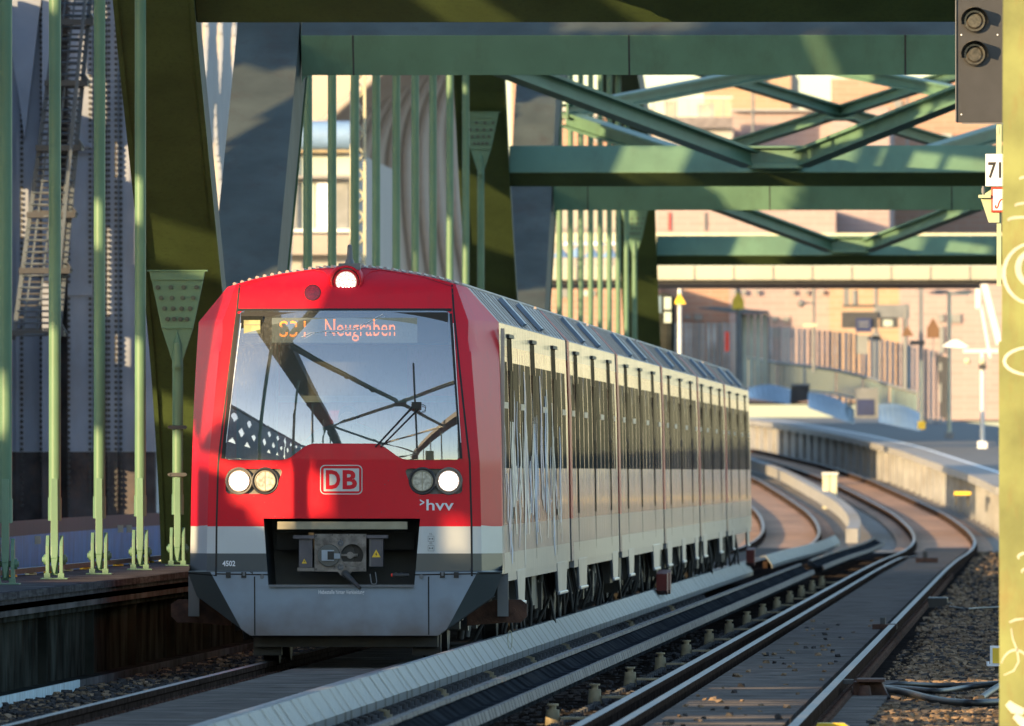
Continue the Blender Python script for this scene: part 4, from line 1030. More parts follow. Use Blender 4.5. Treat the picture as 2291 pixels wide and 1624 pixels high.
def make_car(i):
    a, b = CARS[i]; L = b - a; first = (i == 0)
    t = empty('train_car', (TX, a, 0), LABEL[i], 'train car', 'cars of the train')
    gap = .25; y0 = 1.15 if first else gap; y1 = L - gap
    cab_end = i in (2,); cab_start = i in (3,)
    # body shell: sides, chamfered shoulders, roof
    m = MB(); pts = ring(0)
    secs = [(y0, 1), (y1, 1)]
    m.loft([[(x, y, z) for x, _, z in ring(y)] for y, _ in secs], 0, False)
    # close bottom and ends
    bz = .817
    m.add([(-1.455, y0, bz), (1.455, y0, bz), (1.455, y1, bz), (-1.455, y1, bz)], [(0, 1, 2, 3)], 0)
    for y in (y0, y1): m.add([p for p in ring(y)], [tuple(range(len(pts)))], 0)
    body = m.build('body', ['side_red', 'side_white', 'roof_alu', 'train_grey', 'side_steel'], None)
    # bands on the sides: cut the mesh at band heights
    bm = bmesh.new(); bm.from_mesh(body.data)
    for z in (1.01, 1.27, 2.95, 3.155): bmesh.ops.bisect_plane(bm, geom=bm.verts[:] + bm.edges[:] + bm.faces[:], plane_co=(0, 0, z), plane_no=(0, 0, 1), dist=1e-5)
    for f in bm.faces:
        c = f.calc_center_median()
        if c.z < .99: f.material_index = 4
        elif c.z < 1.26: f.material_index = 1
        elif c.z > 3.157: f.material_index = 2
        elif c.z > 2.95: f.material_index = 1
        else: f.material_index = 4 if abs(f.normal.x) > .5 and 0 else 0
    bm.to_mesh(body.data); bm.free(); body.parent = t
    # end caps in red (the visible stripes between the cars)
    m = MB(); e = []
    if not first:
        rg = ring(0); m.loft([[(x * 1.003, yy, z) for x, _, z in rg] for yy in (.22, 1.0)], 0, False)
        ef = m.build('end_frame', ['sign_red' if i == 3 else 'train_red', 'side_white'], t); n_ = len(rg) - 1
        bm = bmesh.new(); bm.from_mesh(ef.data); bmesh.ops.bisect_plane(bm, geom=bm.verts[:] + bm.edges[:] + bm.faces[:], plane_co=(0, 0, 1.265), plane_no=(0, 0, 1), dist=1e-5)
        for f in bm.faces: f.material_index = 1 if f.calc_center_median().z < 1.264 else 0
        bm.to_mesh(ef.data); bm.free()
        g = MB(); rg = [(x * .93, z * .985) for x, _, z in rg]; g.loft([[(x, -.26, z) for x, z in rg], [(x, .25, z) for x, z in rg]], 0, False); g.build('gangway', 'black', t)
    # roof ribs along the car
    m = MB()
    for k in range(-15, 16):
        x = k * .070; z = lerp_tab(SILH, abs(x)) if abs(x) < 1.1 else 3.48
        z = lerp_tab([(0, 3.668), (.27, 3.655), (.6, 3.606), (.85, 3.556), (.99, 3.515), (1.11, 3.482)], abs(x))
        if first and abs(x) < .10: continue
        m.cyl((x, (y0 - .35 if first else y0 + .4), z + .012), (x, y1, z + .012), .019, 6)
    m.build('roof_corrugation', 'roof_alu', t)['kind'] = 'stuff'
    # right shoulder: ribs, vents
    def sh(u, y, off=0.):        # point on the right shoulder slope, u 0 bottom .. 1 top
        x = 1.397 + (1.11 - 1.397) * u; z = 3.16 + (3.482 - 3.16) * u; return (x + off * .746, y, z + off * .665)
    m = MB(); y = y0 + .6
    while y < y1 - .2:
        m.beam(sh(.02, y, .004), sh(.98, y, .004), .03, .012, up=(.746, 0, .665)); y += random.choice((.45, .9, .9, 1.3))
    m.build('shoulder_ribs', 'side_metal', t)['kind'] = 'stuff'
    nd = [3.9, 10.9, 17.9] if first else ([3.3, 10.1, 16.8] if L < 21 else [4.6, 11.5, 18.4])
    for yv in ((8.2, 13.6) if first else (L * .30, L * .62)):
        m = MB(); 
        for q in range(1): m.hexa([sh(.05, yv, .01), sh(.05, yv + .75, .01), sh(.86, yv + .75, .01), sh(.86, yv, .01), sh(.05, yv, .05), sh(.05, yv + .75, .05), sh(.86, yv + .75, .05), sh(.86, yv, .05)])
        m.build('roof_vent', 'vent_blue', t)
    # right side: windows and doors
    def sx(z): return lerp_tab([(.5, 1.455), (1.25, 1.446), (2.41, 1.425), (3.16, 1.397)], z)
    def panel(y_0, y_1, z0, z1, off, nm, mt, s=1, th=.02):
        m = MB(); o = off; zs = [z0] + [q for q in (1.25, 2.41) if z0 < q < z1] + [z1]
        m.loft([[(s * (sx(z) + o - th), y_0, z), (s * (sx(z) + o), y_0, z), (s * (sx(z) + o), y_1, z), (s * (sx(z) + o - th), y_1, z)] for z in zs], 0, True, False, True)
        return m.build(nm, mt, t)
    for s in ((1, -1) if i < 2 else (1,)):
        for yd in nd:
            d = panel(yd - .65, yd + .65, 1.80, 3.06, .004, 'door', 'door_dark', s); panel(yd - .22, yd + .22, 1.32, 1.80, .004, 'door_gap', 'door_dark', s); panel(yd - .05, yd + .05, .84, 1.32, .003, 'door_seam', 'seam', s)
            for q in (-1, 1):
                w = MB(); w.box(s * (sx(2.2) - .02), s * (sx(2.2) + .0055), yd + q * .31 - .25, yd + q * .31 + .25, 1.78, 2.72); ww = w.build('pane', 'side_win', None); ww.parent = d
            k = MB(); k.box(s * 1.40 - .0, s * (1.43), yd - .72, yd + .72, 3.03, 3.065); kk = k.build('header', 'black', None); kk.parent = d
        edges = [y0 + .35 if first else 1.1] + sum([[d - .8, d + .8] for d in nd], []) + [y1 - .6]
        for q in range(0, len(edges), 2):
            e0, e1 = edges[q], edges[q + 1]; ln = e1 - e0
            if ln < .8: continue
            n = 3 if ln > 3.5 else (2 if ln > 1.6 else 1); w = ln / n
            for k in range(n):
                wa, wb = e0 + k * w + .16, e0 + (k + 1) * w - .16
                p = panel(wa, wb, 1.80, 2.80, .002, 'window', 'side_win', s)
                if k == n // 2:
                    fr = MB(); fr.box(s * (sx(2.4) - .01), s * (sx(2.4) + .006), wa, wb, 2.36, 2.42); fr.box(s * (sx(2.7) - .01), s * (sx(2.7) + .006), wa, wa + .07, 2.42, 2.80); f = fr.build('tilt_frame', 'side_metal', None); f.parent = p
    # dropped step panels and skirt below
    for (p, q) in STEPS:
        if a <= (p + q) / 2 < b:
            for s in ((1, -1) if first else (1,)):
                m = MB(); pp, qq = p - a, q - a
                m.prism([(pp, .83), (qq, .83), (qq - .25, .52), (pp + .55, .52)], 'x', min(s * 1.425, s * 1.458), max(s * 1.425, s * 1.458))
                m.box(min(s * 1.44, s * 1.475), max(s * 1.44, s * 1.475), pp + .5, qq - .2, .49, .525); m.build('step_panel', 'step_alu', t, bevel=.01)
    m = MB(); m.box(1.40, 1.452, y0 + 1.0, y1 - .5, .74, .818); m.build('side_sill', 'side_steel', t)
    m = MB()                     # equipment under the floor
    random.seed(i + 3); y = y0 + 4.2
    while y < L - 4.8:
        w = random.uniform(.6, 1.6); m.box(-1.2, random.uniform(1.0, 1.3), y, y + w, random.uniform(.28, .45), .80); y += w + random.uniform(.1, .5)
    for k in range(14):
        y = random.uniform(1.6, L - 1.5); x = random.uniform(1.05, 1.3); m.tube([(x, y, .75), (x + .05, y + .1, .45), (x + random.uniform(-.1, .1), y + .2, .18)], .018, 6)
    m.build('underfloor_equipment', 'dark_steel', t)['kind'] = 'stuff'
    make_bogie(t, 3.0); make_bogie(t, L - 3.4)
    # red shoe beams
    for yy in ([] if first else ([.6] if i == 3 else [])) + ([L - 1.0] if i in (2, 5) else []):
        m = MB(); m.prism([(yy - .4, .42), (yy + .5, .46), (yy + .5, .22), (yy + .1, .14), (yy - .4, .20)], 'x', 1.38, 1.52); m.build('shoe_beam', 'shoe_red', t)
    return t
cars = [make_car(i) for i in range(6)]
C1 = cars[0]

# ------------------------------------------------------------------ cab front
outer = [(-x, z) for x, z in SILH] ; outer = list(reversed(outer))[:-1] + SILH     # left bottom .. top .. right bottom
low = [(1.376, .61), (.868, .25), (-.868, .25), (-1.376, .61)]
outer = outer + low
screen = rounded([nz(527, 694), nz(1004, 694), nz(1031, 1029), nz(899, 1029), nz(848, 992), nz(688, 992), nz(640, 1029), nz(495, 1029)], .07)
bay = [nz(587, 1160), nz(938, 1160), nz(925, 1310), nz(598, 1310)]
pl = rounded([nz(506, 1049), nz(632, 1048), nz(610, 1105), nz(500, 1105)], .06)
pr = [(-x, z) for x, z in reversed(pl)]
def pick(x, z):
    if z > 1.265: return 0
    if z > 1.01: return 1
    if z > .83: return 2
    k = kink(z)
    return 3 if abs(x) < k else 2
shell = mapped([[outer, screen, bay, pl, pr]], 0., 'cab_front', ['train_red', 'train_white', 'train_grey', 'train_skirt'], C1, pick, step=.06)
bm = bmesh.new(); bm.from_mesh(shell.data); bm.free()
# flanks between the nose edge and the car body
m = MB(); E = []
zz = [.817, .9, 1.01, 1.1, 1.265, 1.6, 1.85, 2.2, 2.6, 3.0, 3.16, 3.25, 3.35, 3.482]
for s in (-1, 1):
    r0 = []
    for z in zz: x = wid(z); r0.append((x, z))
    cols = []
    for f in (0, .25, .5, .75, 1.0):
        cols.append([(s * x, Fy(x, z) * (1 - f) + 1.16 * f, z) for x, z in r0])
    k = len(m.f); m.loft(cols, 0, False, True)
    n = len(zz) - 1
    for c in range(4):
        for j in range(n):
            zc = (zz[j] + zz[j + 1]) / 2; m.m[k + c * n + j] = 0 if zc > 1.265 else (1 if zc > 1.01 else 2)
    # roof between
top = [(-x, z) for x, z in reversed(SILH[:6])] + SILH[1:6]
m.loft([[(x, Fy(x, z) * (1 - f) + 1.16 * f, z) for x, z in top] for f in (0, .5, 1.)], 0, False, True)
fl = m.build('cab_flank', ['train_red', 'train_white', 'train_grey'], C1)
try: fl.data.set_sharp_from_angle(angle=R(25))
except Exception: pass
# bright trim strips on the right corner where the nose meets the steel side
m = MB()
for k, yy in enumerate((.95, 1.05, 1.13)): m.box(1.42, 1.452, yy, yy + .03, 1.27, 3.1)
m.build('corner_trim', 'side_metal', C1)
# panel seams
def seamline(pts, w=.007, off=.003, nm='panel_seam', mt='seam'):
    b = MB(); n = 60; P = []
    for (x0, z0), (x1, z1) in zip(pts, pts[1:]):
        k = max(2, int(math.hypot(x1 - x0, z1 - z0) / .04))
        P += [(x0 + (x1 - x0) * i / k, z0 + (z1 - z0) * i / k) for i in range(k)]
    P.append(pts[-1]); l, r = [], []
    for i in range(len(P)):
        a, c = P[max(i - 1, 0)], P[min(i + 1, len(P) - 1)]; dx, dz = c[0] - a[0], c[1] - a[1]; q = math.hypot(dx, dz); nx, nzz = -dz / q * w, dx / q * w
        for lst, sgn in ((l, 1), (r, -1)):
            x, z = P[i][0] + nx * sgn, P[i][1] + nzz * sgn; lst.append((x, Fy(x, z) - off, z))
    N = len(P); b.add(l + r, [(i, i + 1, N + i + 1, N + i) for i in range(N - 1)]); return b.build(nm, mt, C1, fix=False)
sl = [(seam(z), z) for z in (.80, 1.3, 1.85, 2.6, 3.27, 3.50)]
seamline([(-x, z) for x, z in sl], .009); seamline(sl, .009)
seamline([nz(482, 1288), nz(415, 1283)], .006); seamline([nz(480, 1284), nz(598, 1286)], .006); seamline([nz(925, 1286), nz(1043, 1284), nz(1115, 1283)], .006)
seamline([nz(567, 1290), nz(567, 1421)], .006); seamline([nz(957, 1290), nz(957, 1421)], .006)
seamline([nz(525, 692), nz(1006, 692)], .014, .004)
seamline([nz(526, 640), nz(600, 617), nz(700, 600), nz(768, 597), nz(836, 600), nz(936, 617), nz(1008, 640)], .002, .004)
# roof lip highlight fold over the lamp
for s in (-1, 1):
    m = MB(); pts = [nz(768 + s * d, p) for d, p in ((36, 622), (52, 606), (75, 601), (140, 612), (220, 628))]
    m.tube([(x, Fy(x, z) - .002, z) for x, z in pts], .006, 6); m.build('roof_fold', 'train_red', C1)
# headlamps
for s, P in ((-1, pl), (1, pr)):
    h = MB(); q = [(x, Fy(x, z) + .03, z) for x, z in P]; c = (sum(p[0] for p in q) / len(q), q[0][1], sum(p[2] for p in q) / len(q))
    h.add(q + [c], [(i, (i + 1) % len(q), len(q)) for i in range(len(q))]); n = len(q); q2 = [(x, Fy(x, z) + .001, z) for x, z in P]; h.add(q + q2, [(i, (i + 1) % n, n + (i + 1) % n, n + i) for i in range(n)])
    hl = h.build('headlight', 'pocket_grey', C1)
    for px, on in ((532, True), (591, False)):
        x, z = nz(px, 1076); x = s * abs(x); y = Fy(x, z)
        b = MB(); b.tube([(x + math.cos(R(a)) * .118, y - .002, z + math.sin(R(a)) * .118) for a in range(0, 360, 12)], .011, 8, closed=True)
        b.cyl((x, y - .001, z), (x, y + .02, z), .118, 30); r_ = b.build('lamp_ring', 'pocket_grey' if on else 'sign_dark', None); r_.parent = hl
        b = MB(); b.cyl((x, y - .018, z), (x, y, z), .096 if on else .090, 30); l = b.build('lamp_lens', 'lamp_base' if on else 'lamp_lens', None); l.parent = hl
        b = MB()
        if on:
            for rr, k in ((0, 1), (.026, 6), (.052, 12), (.078, 18)):
                for j in range(k):
                    a = 2 * math.pi * j / k + rr * 9; b.cyl((x + rr * math.cos(a), y - .020, z + rr * math.sin(a)), (x + rr * math.cos(a), y - .0185, z + rr * math.sin(a)), .0115, 8)
            l2 = b.build('light_cluster', 'lamp_dot', None); l2.parent = hl
        else:
            b.tube([(x + math.cos(R(a)) * .092, y - .018, z + math.sin(R(a)) * .092) for a in range(0, 360, 12)], .006, 6, closed=True); b.box(x - .004, x + .004, y - .02, y - .0185, z - .085, z + .085)
            l2 = b.build('lens_rim', 'beige_bar', None); l2.parent = hl
# crown lamp in its red cowl
x, z = nz(768, 629); y = Fy(x, z)
b = MB(); n = 26
prof = [(.172, .10), (.166, .0), (.150, -.040), (.137, -.052), (.128, -.050), (.125, .02)]
b.loft([[(x + math.cos(2 * math.pi * j / n) * r_, y + d + (.10 if math.sin(2 * math.pi * j / n) > 0 else 0) * 0, z + .003 + math.sin(2 * math.pi * j / n) * r_) for j in range(n)] for r_, d in prof], 0, True, True)
hl = b.build('crown_light', 'train_red', C1)
b = MB(); b.cyl((x, y - .03, z), (x, y + .05, z), .127, 28); c_ = b.build('lamp_ring', 'seam', None); c_.parent = hl
b = MB(); b.cyl((x, y - .042, z), (x, y - .03, z), .118, 28); c_ = b.build('bezel', 'train_red', None); c_.parent = hl
b = MB(); b.cyl((x, y - .048, z), (x, y - .03, z), .098, 28); c_ = b.build('lamp_lens', 'lamp_base', None); c_.parent = hl
b = MB()
for rr, k in ((0, 1), (.027, 6), (.053, 12), (.079, 17)):
    for j in range(k):
        a = 2 * math.pi * j / k + rr * 9; b.cyl((x + rr * math.cos(a), y - .0505, z + rr * math.sin(a)), (x + rr * math.cos(a), y - .0485, z + rr * math.sin(a)), .0085, 8)
c_ = b.build('light_cluster', 'lamp_dot', None); c_.parent = hl
x, z = nz(693, 653); mapped([[circ(x, z, .071)]], .004, 'tail_light', 'lens_red', C1, step=.02, kinks=False); mapped([[circ(x, z, .076), circ(x, z, .070)]], .005, 'tail_light_ring', 'seam', C1, step=.05, kinks=False)
# aerial
x, z = nz(775, 590); b = MB(); b.box(x - .10, x + .10, .42, .70, 3.64, 3.70); b.cyl((x, .55, 3.69), (x, .55, 3.735), .05, 12, r1=.035); b.cyl((x, .55, 3.73), (x, .55, 3.86), .030, 12, r1=.022); b.sphere((x, .55, 3.855), .022, n=8); b.build('aerial', 'mast_grey', C1)

# windscreen, its black border and the cab behind it
mapped([[screen]], .006, 'windscreen', 'windscreen_glass', C1, step=.05)
inner = rounded([nz(536, 766), nz(1012, 766), nz(1027, 1018), nz(896, 1020), nz(845, 985), nz(690, 985), nz(642, 1020), nz(504, 1020)], .06)
seamline([nz(527, 700), nz(496, 1026)], .018, .008, 'screen_seal'); seamline([nz(1004, 700), nz(1030, 1026)], .012, .008, 'screen_seal')
seamline([nz(533, 722), nz(503, 990)], .003, .012, 'screen_edge_light', 'sign_white'); seamline([nz(1010, 722), nz(1029, 990)], .003, .012, 'screen_edge_light', 'sign_white')
def cabbox(x0, x1, y0, y1, z0, z1, nm, mt, px=True):
    (xa, zt), (xb, zb) = nz(x0, z1), nz(x1, z0)
    b = MB(); b.box(xa, xb, y0, y1, min(zt, zb), max(zt, zb)); return b.build(nm, mt, C1)
b = MB(); b.box(-1.28, 1.28, 1.75, 1.80, .9, 3.2); b.box(-1.02, 1.02, 1.75, 1.80, 3.2, 3.42); b.box(-1.20, -1.17, .9, 1.8, .9, 3.1); b.box(1.17, 1.20, .9, 1.8, .9, 3.1); b.box(-1.02, 1.02, .5, 1.8, 3.38, 3.42); b.box(-1.22, 1.22, .15, 1.8, 1.60, 1.64); b.build('cab_interior', 'cab_dark', C1)
cabbox(515, 604, 1.0, 1.04, 1100, 770, 'cab_partition', 'cab_wall'); cabbox(604, 609, .96, 1.0, 1030, 700, 'partition_edge', 'cab_rail')
cabbox(614, 900, .95, .98, 885, 770, 'roller_blind', 'blind'); cabbox(610, 1010, .86, .93, 899, 884, 'blind_tube', 'cab_rail')
cabbox(640, 735, 1.2, 1.25, 1060, 899, 'seat_back', 'cab_wall')
b = MB(); rg = []
for yy, hh in ((.16, 0), (.75, .02)):
    rg.append([(x, yy, z + hh) for x, z in [nz(620, 1060), nz(650, 1010), nz(700, 965), nz(740, 950), nz(790, 950), nz(830, 965), nz(860, 1000), nz(880, 1060)]])
b.loft(rg, 0, True, False, True); b.build('driver_desk', 'desk', C1)
b = MB(); b.box(*[nz(500, 0)[0], nz(1010, 0)[0]], .25, .8, 1.80, 1.86); b.build('dash_shelf', 'desk', C1)
(xa, zt), (xb, zb) = nz(528, 700), nz(1003, 766); b = MB(); b.box(xa + .02, xb - .02, .30, .34, zb - .005, zt + .01)
for v in range(1): pass
b.build('display_band', 'cab_dark', C1).rotation_euler = (0, 0, 0)
Y0 = .285
def pb(x0, y0, x1, y1, ya, yb, nm, mt):
    (a_, t_), (b_, l_) = nz(x0, y0), nz(x1, y1); q = MB(); q.box(a_, b_, ya, yb, l_, t_); return q.build(nm, mt, C1)
ds = pb(603, 710, 929, 766, .270, .299, 'destination_display', 'display')
def led(txt, x0, x1, y0, y1, bands):
    (xa, zt), (xb, zb) = nz(x0, y0), nz(x1, y1); vs, fs = text_fit(txt, xa, xb, zb, zt, .0)
    bm = bmesh.new(); V = [bm.verts.new((x, .262, z)) for x, z in vs]
    for f in fs:
        try: bm.faces.new([V[i] for i in f])
        except ValueError: pass
    H = zt - zb
    for lo, hi in bands:         # rows of lamps that are off in the photograph
        for zc in (zb + H * lo, zb + H * hi): bmesh.ops.bisect_plane(bm, geom=bm.verts[:] + bm.edges[:] + bm.faces[:], plane_co=(0, 0, zc), plane_no=(0, 0, 1), dist=1e-6)
        bmesh.ops.delete(bm, geom=[f for f in bm.faces if zb + H * lo < f.calc_center_median().z < zb + H * hi], context='FACES')
    k = 0
    while xa + k * .0125 < xb + .01:  # lamp columns
        for dx in (0, .0035): bmesh.ops.bisect_plane(bm, geom=bm.verts[:] + bm.edges[:] + bm.faces[:], plane_co=(xa + k * .0125 + dx, 0, 0), plane_no=(1, 0, 0), dist=1e-6)
        k += 1
    bmesh.ops.delete(bm, geom=[f for f in bm.faces if ((f.calc_center_median().x - xa) % .0125) < .0035], context='FACES')
    me = bpy.data.meshes.new('display_text'); bm.to_mesh(me); bm.free(); me.materials.append(MATS['led_orange'])
    o = bpy.data.objects.new('display_text', me); COL.objects.link(o); o.parent = ds; return o
led('S31', 620, 679, 717, 753, [(.30, .62)]); led('Neugraben', 722, 880, 713, 763, [(.42, .52)])
pb(534, 706, 583, 752, .28, .299, 'light_frame', 'black_gloss'); pb(540, 715, 577, 745, .262, .279, 'small_screen', 'screen_yellow'); pb(540, 724, 577, 726, .255, .261, 'screen_bar', 'beige_bar')
# scratched streak on the glass
b = MB(); pts = [nz(*p) for p in ((670, 753), (690, 744), (720, 740), (745, 743), (770, 734), (795, 732), (815, 722), (832, 712), (852, 702))]
b.tube([(x, Fy(x, z) - .010, z) for x, z in pts], .004, 5); b.tube([(x + .02, Fy(x, z) - .010, z - .02 + .01 * math.sin(i * 2)) for i, (x, z) in enumerate(pts)], .003, 5); b.build('scratch', 'sign_white', C1)
# driver, a dim figure behind the glass (a thing of its own)
dr = empty('person', (TX, TY + 1.0, 1.2), 'train driver in dark clothes seated behind the windscreen, hands on the desk', 'person')
def body_skin(pts, edges, name, m, parent):
    me = bpy.data.meshes.new(name); me.from_pydata([p[:3] for p in pts], edges, []); o = bpy.data.objects.new(name, me); COL.objects.link(o); o.parent = parent
    o.modifiers.new('skin', 'SKIN'); sv = me.skin_vertices[0].data
    for i, p in enumerate(pts): sv[i].radius = (p[3], p[3] if len(p) < 5 else p[4])
    sv[0].use_root = True; ss = o.modifiers.new('sub', 'SUBSURF'); ss.levels = 2; ss.render_levels = 2; me.materials.append(MATS[m]); return o
P = [(0, .05, .25, .17, .12), (0, .03, .5, .17, .12), (0, 0, .72, .19, .12), (0, -.01, .86, .07), (0, -.02, .93, .06), (0, -.03, 1.03, .085, .10), (0, -.03, 1.12, .075, .09),
     (-.19, 0, .76, .065), (-.25, -.08, .52, .05), (-.18, -.32, .42, .036), (-.16, -.42, .42, .03), (.19, 0, .76, .065), (.25, -.08, .52, .05), (.18, -.32, .42, .036), (.16, -.42, .42, .03)]
body_skin(P, [(0, 1), (1, 2), (2, 3), (3, 4), (4, 5), (5, 6), (2, 7), (7, 8), (8, 9), (9, 10), (2, 11), (11, 12), (12, 13), (13, 14)], 'body', 'cloth_dark', dr)
b = MB(); b.sphere((0, -.055, 1.05), .085, n=12, sz=1.22); b.box(-.012, .012, -.155, -.13, 1.02, 1.06); 
for s in (-1, 1):
    for f in range(4): b.tube([(s * (.15 + .014 * f), -.44, .43), (s * (.15 + .014 * f), -.49 + .006 * abs(f - 1), .425), (s * (.15 + .014 * f), -.505 + .006 * abs(f - 1), .405)], .007, 6)
    b.tube([(s * .14, -.42, .43), (s * .115, -.45, .425)], .009, 6)
b.build('face_and_hands', 'skin', dr)
b = MB(); b.sphere((0, -.03, 1.085), .092, n=12, sz=1.1); b.build('hair', 'cab_dark', dr)

# silver, blue and lilac upright streaks over the first half of the side
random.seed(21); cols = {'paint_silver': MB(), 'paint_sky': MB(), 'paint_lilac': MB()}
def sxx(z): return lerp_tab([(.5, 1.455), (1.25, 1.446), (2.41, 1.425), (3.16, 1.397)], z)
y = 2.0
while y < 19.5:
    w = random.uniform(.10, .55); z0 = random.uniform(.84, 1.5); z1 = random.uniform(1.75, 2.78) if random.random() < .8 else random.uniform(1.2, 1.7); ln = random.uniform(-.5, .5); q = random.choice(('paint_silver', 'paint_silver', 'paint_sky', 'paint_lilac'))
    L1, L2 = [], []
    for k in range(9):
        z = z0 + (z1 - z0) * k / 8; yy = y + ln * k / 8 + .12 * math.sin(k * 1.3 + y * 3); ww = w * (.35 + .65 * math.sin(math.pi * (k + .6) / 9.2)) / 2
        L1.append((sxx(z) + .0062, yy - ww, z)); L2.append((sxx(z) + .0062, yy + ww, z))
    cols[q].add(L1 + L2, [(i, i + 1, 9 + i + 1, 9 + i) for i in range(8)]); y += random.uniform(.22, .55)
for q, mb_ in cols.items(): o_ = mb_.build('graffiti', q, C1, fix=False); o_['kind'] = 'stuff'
# stone chips and dirt specks on the lower front
random.seed(4); b = MB()
for i in range(70):
    px, py = random.uniform(500, 1035), random.uniform(1040, 1172); x, z = nz(px, py)
    if any(inpoly(x, z, P) for P in (pl, pr, bay)): continue
    r_ = random.uniform(.0015, .0045); b.add([(x + r_ * math.cos(t_), Fy(x, z) - .0025, z + r_ * 1.3 * math.sin(t_)) for t_ in (0, 1.3, 2.4, 3.6, 5)], [(0, 1, 2, 3, 4)])
b.build('stone_chips', 'train_grey', C1, fix=False)['kind'] = 'stuff'

# wiper
def pt(px, py, off): x, z = nz(px, py); return (x, Fy(x, z) - off, z)
b = MB(); b.tube([pt(838, 1000, .03), pt(924, 906, .045)], .008, 6); b.tube([pt(850, 1000, .03), pt(940, 908, .045)], .007, 6)
b.tube([pt(922, 812, .025), pt(925, 870, .03), pt(927, 905, .035), pt(930, 960, .03), pt(931, 1002, .02)], .009, 6); b.box(*[pt(919, 905, 0)[0], pt(941, 905, 0)[0]], pt(930, 905, .06)[1], pt(930, 905, .03)[1], pt(0, 914, 0)[2], pt(0, 899, 0)[2])
b.tube([pt(940, 903, .05), pt(951, 908, .05), pt(950, 918, .05), pt(940, 922, .05), pt(930, 914, .05)], .0035, 5); b.build('wiper', 'black', C1)

# markings
o1 = rrect(*[nz(714, 0)[0], nz(809, 0)[0]], nz(0, 1106)[1], nz(0, 1040)[1], .045); o2 = rrect(*[nz(716, 0)[0], nz(807, 0)[0]], nz(0, 1104)[1], nz(0, 1042)[1], .040)
mapped([[o1, o2]], .003, 'emblem_outline', 'train_white', C1, step=.2, kinks=False)
mapped([[rrect(*[nz(722, 0)[0], nz(801.5, 0)[0]], nz(0, 1099)[1], nz(0, 1048)[1], .006)]], .003, 'emblem_panel', 'train_white', C1, step=.2, kinks=False)
text_on('D', 727, 759.5, 1051.5, 1094.5, .005, 'emblem_letter', 'train_red', C1, bold=.035); text_on('B', 764.5, 797, 1051.5, 1094.5, .005, 'emblem_letter', 'train_red', C1, bold=.035)
text_on('hvv', 952, 1013, 1117.5, 1142, .004, 'lettering', 'sign_white', C1, bold=.012); text_on('>', 937.5, 947.5, 1117, 1131, .004, 'lettering', 'sign_white', C1, bold=.02)
text_on('4502', 494.5, 523.5, 1254.5, 1267, .004, 'number', 'sign_white', C1, bold=.025)
text_on('Hebestelle hinter Verkleidung', 710.5, 813, 1320, 1332, .004, 'small_lettering', 'sign_white', C1, bold=.02)
for t_, y0 in (('HL', 1192), ('HBL', 1213)):
    text_on(t_, 959, 966, y0, y0 + 4.5, .004, 'small_lettering', 'mast_grey', C1)
    a_, b_ = nz(955.5, y0 + 7), nz(969.5, y0 + 20); o1 = rrect(a_[0], b_[0], b_[1], a_[1], .004); o2 = rrect(a_[0] + .003, b_[0] - .003, b_[1] + .003, a_[1] - .003, .003)
    mapped([[o1, o2]], .004, 'valve_symbol', 'mast_grey', C1, step=.3, kinks=False)
    c = nz(962.5, y0 + 13.5); b = MB(); b.add([(c[0] + dx, Fy(*c) - .004, c[1] + dz) for dx, dz in ((-.018, .01), (0, 0), (-.018, -.01), (.018, .01), (.018, -.01))], [(0, 1, 2), (1, 3, 4)]); b.build('valve_mark', 'mast_grey', C1, fix=False)
for px in (508, 543, 988, 1019):     # little hatches above the skirt
    b = MB(); (xa, zt), (xb, zb) = nz(px - 5.5, 1280), nz(px + 5.5, 1293); y = Fy((xa + xb) / 2, .83); b.box(xa, xb, y - .006, y + .05, zb, zt); b.build('hatch', 'black', C1)
    if px in (543, 988): b = MB(); b.box(xa + .012, xb - .012, y - .010, y - .006, zb + .02, zt); b.build('hatch_insert', 'mast_grey', C1)
for px in (584, 941):
    x, z = nz(px, 1290); y = Fy(x, z); b = MB(); b.cyl((x, y - .010, z), (x, y, z), .020, 14); b.cyl((x, y - .014, z), (x, y - .009, z), .009, 8); b.build('skirt_bolt', 'mast_grey', C1)
# skirt returns under the nose, coupler bay
b = MB(); q = [(x, Fy(x, z), z) for x, z in ((-1.376, .61), (-.868, .25), (.868, .25), (1.376, .61))]; b.loft([q, [(x, y + .6, z) for x, y, z in q]], 0, False); b.build('skirt_underside', 'train_grey', C1)
q = [(x, Fy(x, z) + .001, z) for x, z in bay]; b = MB(); b.loft([q, [(x * .96, .95, z) for x, y, z in q]], 0, True); b.add([(x * .96, .95, z) for x, y, z in q], [(0, 1, 2, 3)]); b.build('coupler_bay', 'bay_dark', C1)
pb(618, 1167, 909, 1184, .03, .12, 'bay_beam', 'beige_bar'); pb(600, 1308, 924, 1314, -.006, .02, 'skirt_lip', 'mast_grey'); pb(612, 1192, 920, 1230, .5, .55, 'bay_crossbeam', 'cab_dark')
YC = -.02
def pc(px, py): x, z = nz(px, py); return x, z
face = [nz(702, 1194.5), nz(817.5, 1194.5), nz(817.5, 1278.5), nz(785, 1279), nz(777, 1289), nz(762, 1289), nz(754, 1279), nz(702, 1278.5)]
def ngp(loops, y0, y1, nm, mt, par):
    b = MB(); tri = tessellate_polygon([[Vector((u, v, 0)) for u, v in lp] for lp in loops]); F = [p for lp in loops for p in lp]; n = len(F)
    b.add([(u, y0, v) for u, v in F] + [(u, y1, v) for u, v in F], [tuple(t) for t in tri] + [tuple(n + i for i in reversed(t)) for t in tri])
    k = 0
    for lp in loops:
        L_ = len(lp); b.add([(u, y0, v) for u, v in lp] + [(u, y1, v) for u, v in lp], [(i, (i + 1) % L_, L_ + (i + 1) % L_, L_ + i) for i in range(L_)])
    o = b.build(nm, mt, None); o.parent = par; return o
